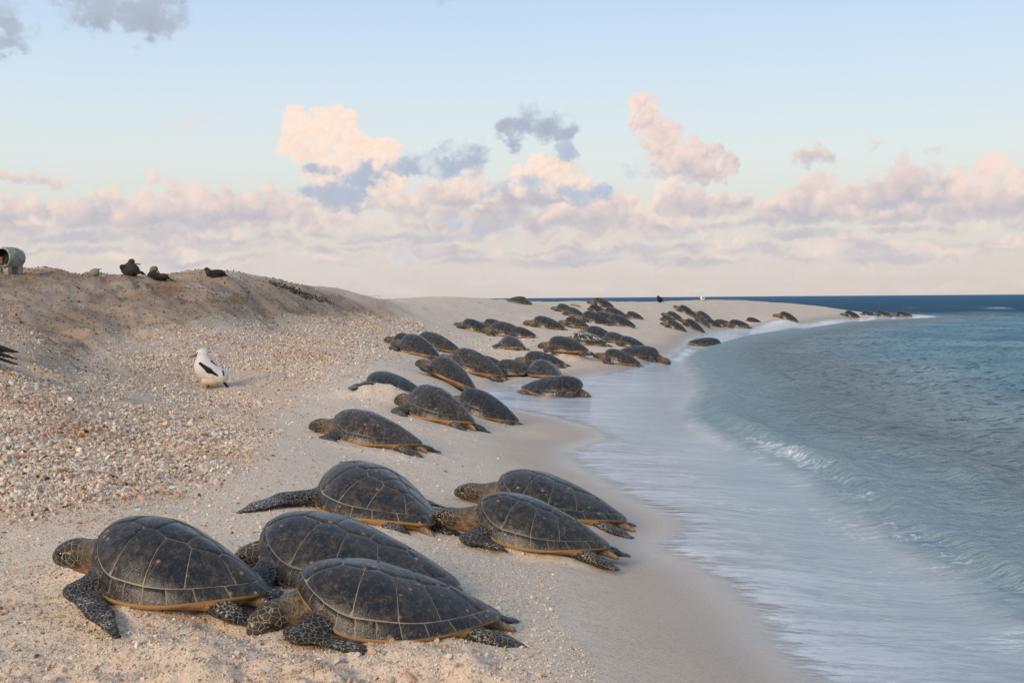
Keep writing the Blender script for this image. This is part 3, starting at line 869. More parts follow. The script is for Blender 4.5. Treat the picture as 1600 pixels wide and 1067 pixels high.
SKIN = skin_material()
def plain(name, c, r=.5, spec=.5, noise=None, amt=.3):
    m, b, out = new_mat(name)
    col = c
    if noise:
        col = b.mix(b.ramp(b.noise(obj_co(b), noise, 5, .65), .3, .7), tuple(v * (1 - amt) for v in c), tuple(min(1, v * (1 + amt)) for v in c))
    principled(b, out, col, r, spec=spec)
    return m
EYE = plain('turtle_eye', (.010, .008, .006), .12)

# ------------------------------------------------------------------ carapace
CX = 0.195
def outline(phi):
    c = np.cos(phi); s = np.sin(phi)
    y = .365 * s * (1 + .10 * c) * (1 - .34 * np.maximum(0, -c) ** 2)
    x = .475 * c - .018 * np.maximum(0, -c) ** 6
    return x, y
_ph = np.linspace(-PI, PI, 721)
_ox, _oy = outline(_ph)
_th = np.unwrap(np.arctan2(_oy, _ox - CX))
_rr = np.hypot(_ox - CX, _oy)
def shell_z(rho, th):
    c = np.cos(th)
    wf = np.maximum(0, c) ** 2; wb = np.maximum(0, -c) ** 4; ws = 1 - wf - np.maximum(0, -c) ** 2; wr = np.maximum(0, -c) ** 2
    zr = .066 + .186 * np.maximum(0, c) ** 1.5 + .05 * wb
    a = 3.0 * wf + 2.4 * ws + 1.62 * wr; bb = .62 * wf + .72 * ws + .92 * wr
    f = np.maximum(1 - np.clip(rho, 0, 1) ** a, 0) ** bb
    z = zr + (.375 - zr) * f
    z = z + .006 * sstep(.86, 1.0, rho)
    return z
def shell_xy(x, y):
    th = np.arctan2(y, x - CX); r = np.hypot(x - CX, y)
    Rr = np.interp(th, _th, _rr)
    return shell_z(r / Rr, th)
def rt(rho, th):
    Rr = np.interp(th, _th, _rr)
    return np.stack([CX + rho * Rr * np.cos(th), rho * Rr * np.sin(th), shell_z(rho, th)], -1)
RIN = .925
def carapace_base(nth=72):
    th = np.linspace(-PI, PI, nth + 1)[:-1]
    rows = [rt(np.full(nth, r), th) for r in (.02, .2, .4, .58, .72, .83, .90, .95, .985, 1.0)]
    for (r, dz) in ((1.008, -.008), (1.0, -.022), (.975, -.036), (.90, -.040), (.7, -.01), (.3, 0.0)):
        q = rt(np.full(nth, min(r, 1.0)), th)
        q2 = rt(np.full(nth, 1.0), th)
        q[:, :2] = (rt(np.full(nth, 1.0), th)[:, :2] - [CX, 0]) * r + [CX, 0]
        q[:, 2] = q2[:, 2] + dz
        rows.append(q)
    V = np.stack(rows); nr = len(rows)
    f = []
    for i in range(nr - 1):
        for j in range(nth):
            f.append((i * nth + j, (i + 1) * nth + j, (i + 1) * nth + (j + 1) % nth, i * nth + (j + 1) % nth))
    V = V.reshape(-1, 3)
    f += [(0 * nth + j, 0 * nth + (j + 1) % nth, 0 * nth + (nth // 2), 0 * nth + (nth // 2)) for j in range(0)]
    return V, np.array(f)
def clip_poly(poly, nx, ny, c):
    out = []
    for i in range(len(poly)):
        a = poly[i]; b2 = poly[(i + 1) % len(poly)]
        da = a[0] * nx + a[1] * ny - c; db = b2[0] * nx + b2[1] * ny - c
        if da <= 0: out.append(a)
        if (da < 0) != (db < 0) and da != db:
            t = da / (da - db); out.append((a[0] + t * (b2[0] - a[0]), a[1] + t * (b2[1] - a[1])))
    return out
VS = [(.345, 0), (.185, 0), (.015, 0), (-.155, 0), (-.315, 0)]
CS = [(.275, .205), (.105, .245), (-.075, .225), (-.235, .150)]
SEEDS = VS + CS + [(x, -y) for x, y in CS]
def scute_meshes(nb=26, rings=(1.0, .955, .80, .55, .28)):
    out = []
    th = np.linspace(-PI, PI, 97)[:-1]
    inner = [tuple(q[:2]) for q in rt(np.full(96, RIN), th)]
    for i, (sx, sy) in enumerate(SEEDS):
        poly = inner
        for j, (tx, ty) in enumerate(SEEDS):
            if i == j: continue
            # power diagram: the side plates are larger than those along the ridge
            wi = .010 if i >= 5 else 0; wj = .010 if j >= 5 else 0
            c = (tx * tx + ty * ty - sx * sx - sy * sy + wi - wj) / 2
            poly = clip_poly(poly, tx - sx, ty - sy, c)
            if not poly: break
        if len(poly) < 3: continue
        P = np.array(poly); P = P[np.linalg.norm(P - np.roll(P, 1, 0), axis=1) > 1e-5]
        # even resample of the outline
        Q = np.concatenate([P, P[:1]]); sg = np.linalg.norm(np.diff(Q, axis=0), axis=1); cs = np.concatenate([[0], np.cumsum(sg)])
        t = np.linspace(0, cs[-1], nb, endpoint=False)
        B = np.stack([np.interp(t, cs, Q[:, 0]), np.interp(t, cs, Q[:, 1])], 1)
        # keep the true corners
        for k, cp in zip(cs[:-1], P):
            if len(P) < 14: B[np.argmin(np.abs(t - k))] = cp
        cen = B.mean(0)
        rad = np.linalg.norm(B - cen, axis=1).mean()
        g = 1 - .0029 / rad
        V = []
        for ri, s in enumerate(rings):
            xy = cen + (B - cen) * g * s
            z = shell_xy(xy[:, 0], xy[:, 1]) + (.0005 if ri == 0 else (.0055 if ri == 1 else .0075))
            V.append(np.column_stack([xy, z]))
        V.append(np.array([[cen[0], cen[1], shell_xy(cen[:1], cen[1:])[0] + .007]]))
        V = np.concatenate(V); nrg = len(rings)
        F = []
        for a in range(nrg - 1):
            for j in range(nb):
                F.append((a * nb + j, a * nb + (j + 1) % nb, (a + 1) * nb + (j + 1) % nb, (a + 1) * nb + j))
        tri = [((nrg - 1) * nb + j, (nrg - 1) * nb + (j + 1) % nb, nrg * nb) for j in range(nb)]
        out.append((V, F + tri))
    # plates along the rim
    nm = 24
    th0 = np.linspace(-PI, PI, nm + 1)
    for k in range(nm):
        a, b2 = th0[k], th0[k + 1]
        ga = .0018 / .4
        tt = np.array([a + ga, a + .12 * (b2 - a), (a + b2) / 2, b2 - .12 * (b2 - a), b2 - ga])
        rr = [RIN + .003, RIN + .009, .962, .990, 1.003]
        V = []
        for ri, r in enumerate(rr):
            q = rt(np.full(5, min(r, 1.0)), tt)
            if r > 1: q[:, :2] = (q[:, :2] - [CX, 0]) * 1.012 + [CX, 0]; q[:, 2] -= .009
            edge = np.array([.001, .0055, .0065, .0055, .001]) if 0 < ri < 4 else np.full(5, .0012)
            q[:, 2] += edge
            V.append(q)
        V = np.concatenate(V)
        F = [(r * 5 + j, (r + 1) * 5 + j, (r + 1) * 5 + j + 1, r * 5 + j + 1) for r in range(4) for j in range(4)]
        out.append((V, F))
    return out
def poly_mesh(name, V, F):
    me = bpy.data.meshes.new(name); me.from_pydata([tuple(map(float, v)) for v in V], [], [tuple(map(int, f)) for f in F])
    me.polygons.foreach_set('use_smooth', np.full(len(me.polygons), True)); me.update()
    return me
BV, BF = carapace_base()
CARA_BASE = mesh_from('carapace', BV, BF); CARA_BASE.materials.append(SEAM)
SC_RAW = scute_meshes()
def joined_carapace(mat):
    V = [BV]; F = [tuple(f) for f in BF]; mi = [0] * len(BF); o = len(BV)
    for v, f in SC_RAW:
        V.append(v); F += [tuple(i + o for i in q) for q in f]; mi += [1] * len(f); o += len(v)
    me = poly_mesh('carapace', np.concatenate(V), F)
    me.materials.append(SEAM); me.materials.append(mat)
    me.polygons.foreach_set('material_index', np.array(mi, np.int32))
    return me
SCUTE_ME = {}
CARA_JOIN = {}
for mt in (SCUTE, SCUTE_BLOTCH, SCUTE_SPECK):
    CARA_JOIN[mt.name] = joined_carapace(mt)
def scute_set(mt):
    if mt.name not in SCUTE_ME:
        L = []
        for v, f in SC_RAW:
            me = poly_mesh('scute', v, f); me.materials.append(mt); L.append(me)
        SCUTE_ME[mt.name] = L
    return SCUTE_ME[mt.name]

# ------------------------------------------------------------------ turtle bodies
# pose: neck (yaw, pitch, reach), head (yaw, pitch), front flippers as (elbow, tip) for left and right, rear flippers likewise
POSES = {
 'rest':   dict(neck=(0, -6, .27), head=(0, -8), L=((.36, .42, .05), (.08, .56, .015)), Rt=((.36, -.42, .05), (.08, -.56, .015))),
 'up':     dict(neck=(3, -4, .27), head=(5, -8), L=((.36, .35, .07), (-.10, .66, .005)), Rt=((.42, -.42, .05), (.12, -.6, .01))),
 'turned': dict(neck=(24, -16, .24), head=(48, -30), L=((.42, .32, .06), (.05, .53, .02)), Rt=((.38, -.42, .05), (.05, -.55, .01))),
 'tucked': dict(neck=(0, -20, .13), head=(0, -18), L=((.36, .40, .05), (.14, .50, .03)), Rt=((.36, -.40, .05), (.14, -.5, .03))),
 'spread': dict(neck=(-12, -14, .22), head=(-12, -14), L=((.40, .46, .07), (.30, .84, .01)), Rt=((.40, -.46, .07), (.26, -.78, .01))),
 'long':   dict(neck=(0, -11, .30), head=(0, -6), L=((.40, .36, .05), (.13, .44, .03)), Rt=((.40, -.36, .05), (.13, -.44, .03))),
 'crawl':  dict(neck=(6, -10, .28), head=(8, -12), L=((.48, .40, .06), (.44, .66, .01)), Rt=((.40, -.44, .05), (.02, -.55, .01))),
}
BODY = {}
EYE_ME = None
def rotm(yaw, pitch):
    cy, sy, cp, sp = math.cos(R(yaw)), math.sin(R(yaw)), math.cos(R(pitch)), math.sin(R(pitch))
    ax = np.array([cy * cp, sy * cp, sp]); left = np.array([-sy, cy, 0]); upv = np.cross(ax, left)
    return np.stack([ax, left, upv])
def turtle_body(pose, h):
    key = (pose, h)
    if key in BODY: return BODY[key]
    P = POSES[pose]
    f = Field((-.80, -.92, -.06), (.98, .92, .34), h)
    f.ell((0, 0, .075), (.425, .325, .085), .03, 'belly')
    f.ell((.24, .175, .125), (.17, .125, .115), .06, 'skin'); f.ell((.24, -.175, .125), (.17, .125, .115), .06, 'skin')
    ny, npi, ext = P['neck']
    n0 = np.array([.30, 0, .165]); dirn = rotm(ny, npi)[0]
    hc = n0 + dirn * (ext + .06)
    f.cone(n0, n0 + dirn * ext * .55 + [0, 0, -.01], .140, .098, .05, 'skin')
    f.cone(n0 + dirn * ext * .5, hc, .095, .070, .04, 'skin')
    f.cone(n0 + [-.02, 0, -.07], hc + [0, 0, -.045], .09, .05, .05, 'belly')
    M = rotm(*P['head'])
    def H(a, l, u): return hc + a * M[0] + l * M[1] + u * M[2]
    f.ell(H(.02, 0, .008), (.108, .078, .070), .025, 'head', M)
    f.ell(H(.095, 0, -.006), (.062, .054, .050), .03, 'head', M)
    f.ell(H(.138, 0, -.022), (.026, .034, .034), .02, 'head', M)
    f.ell(H(.06, 0, -.042), (.080, .056, .028), .02, 'head', M)
    for s in (1, -1):
        f.ell(H(.078, .046 * s, .030), (.036, .020, .016), .012, 'head', M)
        f.ell(H(-.01, .055 * s, -.012), (.06, .03, .042), .02, 'head', M)
    eyes = [(H(.076, .0615 * s, .012), M) for s in (1, -1)]
    for key2, s in (('L', 1), ('Rt', -1)):
        el_, tip = [np.array(q, float) for q in P[key2]]
        sh = np.array([.30, .19 * s, .12])
        f.cone(sh, el_, .085, .078, .045, 'flipper', .62)
        mid = el_ * .45 + tip * .55 + [0, 0, .006]
        f.cone(el_, mid, .080, .066, .03, 'flipper', .32)
        f.cone(mid, tip, .064, .022, .02, 'flipper', .26)
        rs = np.array([-.33, .15 * s, .045]); re = np.array([-.49, .20 * s, .025]); rt_ = np.array([-.58, .235 * s + (.02 if pose == 'spread' else 0), .012])
        if pose in ('tucked', 'up'): re = np.array([-.42, .16 * s, .025]); rt_ = np.array([-.47, .17 * s, .012])
        f.cone(rs, re, .070, .060, .03, 'flipper', .7)
        f.cone(re * .8 + rs * .2, rt_, .068, .046, .03, 'flipper', .30)
    f.cone((-.40, 0, .08), (-.56, .01, .035), .045, .016, .03, 'skin')
    f.floor(-.035)
    me = f.mesh('body', ('head', 'flipper', 'belly'))
    me.materials.append(SKIN)
    BODY[key] = (me, eyes)
    return BODY[key]
def eye_mesh():
    V = []; F = []
    nu, nv = 10, 6
    for i in range(nv + 1):
        for j in range(nu):
            a = PI * i / nv; b2 = 2 * PI * j / nu
            V.append((.025 * math.sin(a) * math.cos(b2), .014 * math.cos(a), .018 * math.sin(a) * math.sin(b2)))
    for i in range(nv):
        for j in range(nu):
            F.append((i * nu + j, (i + 1) * nu + j, (i + 1) * nu + (j + 1) % nu, i * nu + (j + 1) % nu))
    me = poly_mesh('eye', V, F); me.materials.append(EYE)
    return me
EYE_ME = eye_mesh()
def ground_frame(x, y, span=.45):
    zx = (float(ground(np.array([x + span]), np.array([y]), False)[0]) - float(ground(np.array([x - span]), np.array([y]), False)[0])) / (2 * span)
    zy = (float(ground(np.array([x]), np.array([y + span]), False)[0]) - float(ground(np.array([x]), np.array([y - span]), False)[0])) / (2 * span)
    return Vector((-zx, -zy, 1)).normalized()
def place(o, x, y, z, yaw, scale, nrm=None, pitch=0, roll=0):
    nrm = nrm or Vector((0, 0, 1))
    hd = Vector((math.cos(R(yaw)), math.sin(R(yaw)), 0)); hd = (hd - nrm * hd.dot(nrm)).normalized()
    lf = nrm.cross(hd)
    M = Matrix((hd, lf, nrm)).transposed() @ Matrix.Rotation(R(-pitch), 3, 'Y') @ Matrix.Rotation(R(roll), 3, 'X')
    o.location = (x, y, z); o.rotation_euler = M.to_euler(); o.scale = (scale, scale, scale) if not isinstance(scale, tuple) else scale

TURTLE_GROUP = 'sea turtles hauled out along the beach'
def turtle(px, base, wpx, yaw, pose, label, lod=2, pitch=0, tint=(1, 1, 1), mat=None, zs=1.0, sink=.026, dy=None, d=None, roll=0):
    mat = mat or SCUTE
    if d is None:
        q, t = hit(px, base, False)
    else:
        q = at_d(px, base, d)
    D = q[1]
    app = math.hypot(.965 * math.cos(R(yaw)), .72 * math.sin(R(yaw)))
    sc = min(max(wpx * D / F_PX / app, .78), 1.25)
    half = math.hypot(.46 * math.sin(R(yaw)), .33 * math.cos(R(yaw)))
    off = half * sc * .92 if dy is None else dy
    x, y = q[0] * (1 + off / D), q[1] + off
    zz = float(ground(np.array([x]), np.array([y]))[0])
    o = bpy.data.objects.new('sea_turtle', None); COL.objects.link(o)
    o.empty_display_size = .2
    rv = random.Random(int(px * 13 + base * 7))
    ux, uy, uz = rv.uniform(.95, 1.06), rv.uniform(.93, 1.08), rv.uniform(.90, 1.10)
    place(o, x, y, zz - sink, yaw, (sc * ux, sc * uy, sc * zs * uz), ground_frame(x, y), pitch + rv.uniform(-1.5, 1.5), roll + rv.uniform(-4, 4))
    o['label'] = label; o['category'] = 'turtle'; o['group'] = TURTLE_GROUP
    h = {3: .0095, 2: .014, 1: .022}[lod]
    me, eyes = turtle_body(pose, h)
    tint4 = (*[t ** .8 * .82 for t in tint], 1)
    link('body', me, None, o).color = (*[min(t, 1.0) for t in tint], 1)
    # how worn the seams between the plates are differs from animal to animal
    sv = rv.uniform(.30, .95) if lod < 3 or zs in (.85, .82, .88, .9) else 1.0
    seam4 = (sv, sv * .97, sv * .92, 1)
    if lod >= 3:
        ca = link('carapace', CARA_BASE, None, o); ca.color = seam4
        for sm in scute_set(mat):
            link('scute', sm, None, ca).color = tint4
    elif lod == 2:
        ca = link('carapace', CARA_BASE, None, o); ca.color = seam4
        for sm in scute_set(mat):
            link('scute', sm, None, ca).color = tint4
    else:
        link('carapace', CARA_JOIN[mat.name], None, o).color = tint4
    if lod >= 2:
        for pos, M in eyes:
            e = link('eye', EYE_ME, None, o)
            e.matrix_local = Matrix([[M[0][i], M[1][i], M[2][i], pos[i]] for i in range(3)] + [[0, 0, 0, 1]])
    return o

T = turtle
# near group
T(284, 970, 312, 160, 'up', 'big dark sea turtle with raised head, nearest the left edge, front flipper dug into sand', 3, 3, (1.2, 1.1, 1.0), zs=1.06)
T(617, 1003, 345, 187, 'turned', 'sea turtle at the very front, head bent to the sand, flipper dusted with sand', 3, 0, (1.2, 1.05, .9), zs=.86)
T(556, 925, 340, 167, 'tucked', 'sea turtle lying behind the front two, its head hidden, shell olive and scuffed', 3, 0, (1.25, 1.2, 1.0), zs=.85)
T(592, 822, 208, 135, 'spread', 'sea turtle facing away with one long front flipper stretched out flat to the left', 3, 0, (1.5, 1.25, 1.0))
T(872, 812, 222, 163, 'long', 'sea turtle nearest the wash with bright orange flank and webbed hind flippers on wet sand', 3, 1, (1.45, 1.35, 1.2), zs=.88)
T(842, 866, 222, 166, 'long', 'sea turtle whose snout touches another turtle, sand heaped on its front flipper', 3, 0, (1.35, 1.3, 1.2), zs=.82)
T(588, 700, 152, 160, 'rest', 'greyish sea turtle alone between the white bird and the tide line, nose up the beach', 3, 0, (2.3, 2.0, 1.7), zs=.9)
# second rank
T(760, 662, 78, 160, 'crawl', 'sea turtle mostly hidden behind another, its orange rump and hind flippers at the wash', 2, dy=.75)
T(688, 662, 120, 145, 'rest', 'sea turtle with pale diagonal shell seams lying in front of a half hidden companion', 2, 0, (1.9, 1.7, 1.4))
T(617, 622, 92, 158, 'spread', 'sea turtle with a mound of sand against its side and curved flipper raised behind it', 2, 0, (.95, 1, 1.05), dy=.62)
T(702, 600, 90, 158, 'rest', 'sea turtle beside the first thin tongue of water, hind flipper pointing to it', 2, 0, (1.5, 1.35, 1.0))
T(862, 621, 92, -14, 'tucked', 'sea turtle heading right down into the wash with its head low in the water', 2, -3)
T(655, 557, 70, 142, 'rest', 'sea turtle in front of a trio, light catching its rear shell edge', 2, 0, (1.4, 1.3, 1.2))
T(640, 550, 46, 165, 'up', 'sea turtle whose small head pokes out left from behind a companion in the trio', 2, 0, dy=.95)
T(686, 549, 70, 158, 'tucked', 'smooth brown sea turtle at the back of the trio, farthest up from the water', 2, 0, (1.8, 1.6, 1.2), dy=.5)
T(744, 587, 92, 160, 'rest', 'long grey shelled sea turtle between the trio and the water, hind flippers fanned out', 2, 0, (2.0, 1.8, 1.4))
T(768, 585, 60, 158, 'tucked', 'sea turtle showing only a dark shell edge behind the long grey shelled one', 2, 0, dy=.85)
T(808, 588, 64, 165, 'rest', 'sea turtle beside the one with the glossy pale dome, close above the wash', 2, 0, (1.5, 1.4, 1.0))
T(853, 592, 58, 118, 'tucked', 'glossy pale domed sea turtle seen from behind, just above the one entering the water', 2, 0, (1.5, 1.6, 1.6))
T(851, 573, 64, 160, 'rest', 'dark sea turtle with small white spots on its shell', 2, 0, (1, 1, 1), SCUTE_SPECK)
T(888, 562, 62, 155, 'rest', 'sea turtle with a sand mound against its front half and hind flipper trailing', 2, 0, (1.1, 1, .9), dy=.5)
T(971, 570, 56, 165, 'rest', 'sea turtle at the water edge facing left beside one that faces right', 2, 0, (1.3, 1.2, 1.0))
T(996, 562, 62, -10, 'long', 'sea turtle at the water edge facing right with head stretched to the sea', 2, 0, (.95, .95, .95), dy=.6)
T(920, 539, 56, 158, 'crawl', 'sea turtle with chalky white blotches all over its shell', 2, 0, (1.3, 1.2, 1.0), SCUTE_BLOTCH)
# farther up: single shells
T(745, 518, 50, 165, 'crawl', 'leftmost sea turtle of the middle cluster high on the sand', 1)
T(776, 518, 38, 160, 'rest', 'sea turtle squeezed between two others at the left end of the middle cluster', 1, dy=1.0)
T(794, 525, 56, 158, 'rest', 'sea turtle lying across the middle of the left cluster, grey shell', 1, 0, (1.4, 1.3, 1.1))
T(818, 528, 38, 155, 'tucked', 'sea turtle at the right end of the left cluster, rear towards the water', 1)
T(802, 547, 44, 120, 'rest', 'small rounded sea turtle climbing alone below the left cluster', 1, 2, (1.4, 1.3, 1.2))
T(857, 514, 52, 166, 'long', 'sea turtle by itself on the open sand with its head stretched out left', 1, 0, (1.2, 1.1, .9))
T(885, 490, 33, 150, 'long', 'brown sea turtle highest on the sand of the big pile, small head to the left', 1, 0, (1.6, 1.4, 1.0))
T(942, 484, 32, 170, 'rest', 'sea turtle at the far top of the big pile below the blue horizon', 1, 0, (1.4, 1.3, 1.1))
T(934, 490, 22, 150, 'tucked', 'sea turtle half buried behind a sand heap in the big pile', 1)
T(962, 496, 34, 155, 'rest', 'sea turtle with sandy flank on the right slope of the big pile', 1, 0, (1.3, 1.2, 1.0))
T(992, 497, 27, 150, 'tucked', 'small dark domed sea turtle set apart right of the big pile', 1, 0, (.9, .95, 1))
T(898, 497, 32, 150, 'tucked', 'grey sea turtle in the left part of the big pile, others in front', 1, 0, (1.4, 1.4, 1.4), dy=.9)
T(901, 512, 40, 162, 'rest', 'brown sea turtle at the front left foot of the big pile', 1, 0, (1.5, 1.3, 1.0))
T(932, 507, 46, 155, 'tucked', 'large dark sea turtle in the centre of the big pile', 1, 0, (.9, 1.0, 1.0))
T(948, 505, 40, 155, 'rest', 'sea turtle tucked behind the large dark one in the pile', 1, dy=1.1)
T(971, 510, 44, 152, 'tucked', 'long narrow sea turtle at the right foot of the big pile, tail seaward', 1)
T(938, 532, 46, 145, 'rest', 'bluish sea turtle close behind the white blotched one', 1, 0, (.9, 1.1, 1.2), dy=.85)
T(966, 537, 44, 150, 'tucked', 'brown sea turtle right of the white blotched one', 1, 0, (1.3, 1.1, .9))
T(988, 546, 44, 160, 'tucked', 'sea turtle behind the pair facing opposite ways at the water edge', 1, 0, (1.1, 1.1, 1.1), dy=.6)
T(1100, 544, 50, -4, 'tucked', 'lone sea turtle sitting in the shallow wash, far from the others', 1)
T(807, 474, 32, 12, 'rest', 'sea turtle alone on the skyline of the sand bank', 1, 0, (1.5, 1.5, 1.2))
# group far along the spit
T(1073, 491, 29, 155, 'rest', 'uppermost sea turtle of the far group on the spit', 1)
T(1054, 500, 29, 155, 'rest', 'grey sea turtle at the upper left of the far group', 1, 0, (1.7, 1.6, 1.4))
T(1046, 505, 22, 150, 'tucked', 'small round sea turtle at the left edge of the far group', 1, 0, (1.3, 1.3, 1.3))
T(1056, 515, 33, 160, 'long', 'sea turtle at the lower left of the far group, head low to the left', 1, 0, (1.4, 1.2, .9))
T(1084, 515, 34, 155, 'rest', 'dark sea turtle nearest the foam in the far group', 1, 0, (.8, .8, .8), SCUTE_SPECK)
T(1100, 499, 29, 155, 'rest', 'olive sea turtle just right of the uppermost one in the far group', 1, 0, (1.4, 1.3, 1.0))
T(1098, 508, 20, 150, 'tucked', 'small pale sea turtle in the middle of the far group', 1, 0, (1.9, 1.9, 1.9))
T(1114, 510, 22, 160, 'rest', 'dark little sea turtle left of the pair at the right end of the far group', 1, 0, (.8, .8, .9))
T(1131, 511, 30, 155, 'rest', 'brown sea turtle next to last at the right end of the far group', 1, 0, (1.5, 1.3, 1.0))
T(1155, 512, 30, 155, 'rest', 'last sea turtle at the right end of the far group, close to the foam', 1, 0, (.9, .95, 1))
T(1178, 504, 19, 140, 'tucked', 'small sea turtle alone just beyond the far group, seen from behind', 1, 0, (.9, .9, .9))
T(1231, 500, 30, 165, 'long', 'sea turtle alone on the open spit, head to the left', 1, 0, (1.3, 1.1, .8))
# at the tip
T(1331, 496, 24, 170, 'long', 'low dark sea turtle at the left of the four on the tip of the spit', 1, 0, (.8, .8, .8))
T(1357, 493, 20, 165, 'tucked', 'second sea turtle from the left on the tip of the spit', 1)
T(1381, 494, 22, 160, 'tucked', 'tallest domed sea turtle on the tip of the spit', 1, 0, (.9, 1, .9))
T(1412, 495, 24, 165, 'long', 'outermost sea turtle on the tip of the spit, water behind it', 1)

# ------------------------------------------------------------------ birds
def feather_mat(name, c, rough=.75):
    m, b, out = new_mat(name)
    p = obj_co(b)
    n1 = b.noise(b.vmath('MULTIPLY', p, (1, 1, 2.2)), 35, 4, .65)
    col = b.mix(n1, tuple(v * .75 for v in c), tuple(min(.85, v * 1.2) for v in c))
    principled(b, out, col, rough, b.bump(n1, .9, .016), spec=.2)
    return m
F_WHITE = feather_mat('white_down', (.72, .68, .63))
F_CREAM = feather_mat('cream_down', (.70, .58, .40))
F_BLACK = feather_mat('black_feather', (.016, .015, .014), .6)
F_BROWN = feather_mat('brown_feather', (.045, .035, .028), .65)
F_GREY = feather_mat('grey_crown', (.17, .15, .13))
F_OLIVE = feather_mat('olive_grey_feather', (.22, .24, .18))
BILL = plain('dark_bill', (.085, .07, .045), .4)
def bird_part(name, build, h, mat, parent, lo, hi):
    f = Field(lo, hi, h); build(f)
    me = f.mesh(name); me.materials.append(mat)
    return link(name, me, None, parent)
def bird_root(name, px, py, yaw, scale, label, cat, group=None, lift=0.0, d=None):
    if d is None: q, _ = hit(px, py)
    else:
        q = at_d(px, py, d)
    o = bpy.data.objects.new(name, None); COL.objects.link(o); o.empty_display_size = .1
    place(o, q[0], q[1], float(ground(np.array([q[0]]), np.array([q[1]]))[0]) + lift if d is None else q[2], yaw, scale)
    o['label'] = label; o['category'] = cat
    if group: o['group'] = group
    return o

def white_chick():
    o = bird_root('seabird_chick', 326, 606, 186, .95, 'fluffy white seabird chick with black wing bars standing on the coral rubble', 'bird', None, -.045)
    lo, hi = (-.34, -.2, -.02), (.36, .2, .66)
    def body(f):
        f.ell((-.02, 0, .26), (.20, .125, .135), .05, 'w', rotm(0, 38))
        f.ell((.06, 0, .33), (.12, .115, .14), .05, 'w')
        f.cone((.06, 0, .40), (.065, 0, .49), .078, .062, .05, 'w')
        f.ell((.075, 0, .50), (.078, .064, .062), .03, 'w')
        f.ell((-.17, 0, .20), (.09, .09, .09), .05, 'w')
    bird_part('body', body, .010, F_WHITE, o, lo, hi)
    bird_part('belly', lambda f: (f.ell((-.055, 0, .155), (.115, .10, .08), .04, 'w'), f.ell((.03, 0, .15), (.06, .085, .07), .04, 'w')), .012, F_CREAM, o, lo, hi)
    bird_part('bill', lambda f: (f.cone((.115, 0, .492), (.235, 0, .452), .033, .008, .01, 'w', .8), f.ell((.125, 0, .49), (.035, .045, .032), .01, 'w')), .006, BILL, o, lo, hi)
    for s in (1, -1):
        bird_part('wing', lambda f: (f.cone((.09, .108 * s, .375), (-.02, .133 * s, .285), .020, .034, .02, 'w', .55, (0, 1, 0)),
                                     f.cone((-.02, .132 * s, .285), (-.17, .085 * s, .185), .028, .010, .02, 'w', .55, (0, 1, 0))), .007, F_BLACK, o, lo, hi)
        bird_part('foot', lambda f: (f.cone((.0, .05 * s, .10), (.02, .055 * s, .015), .016, .014, .01, 'w'), f.cone((.0, .055 * s, .010), (.10, .06 * s, .006), .016, .036, .01, 'w', .3)), .007, BILL, o, lo, hi)
    bird_part('back_patch', lambda f: f.cone((-.045, .045, .395), (-.115, .045, .335), .022, .012, .01, 'w', .7), .006, F_BLACK, o, lo, hi)
    bird_part('back_patch', lambda f: f.cone((-.195, .075, .275), (-.205, .085, .215), .012, .010, .01, 'w', .7), .006, F_BLACK, o, lo, hi)
    bird_part('tail', lambda f: f.cone((-.19, 0, .13), (-.27, 0, .025), .034, .022, .02, 'w', .6), .008, F_BLACK, o, lo, hi)
    for s in (1, -1):
        e = bird_part('eye', lambda f: f.ell((.125, .049 * s, .508), (.011, .008, .011), .002, 'w'), .003, EYE, o, (.1, -.07, .48), (.15, .07, .53))
white_chick()

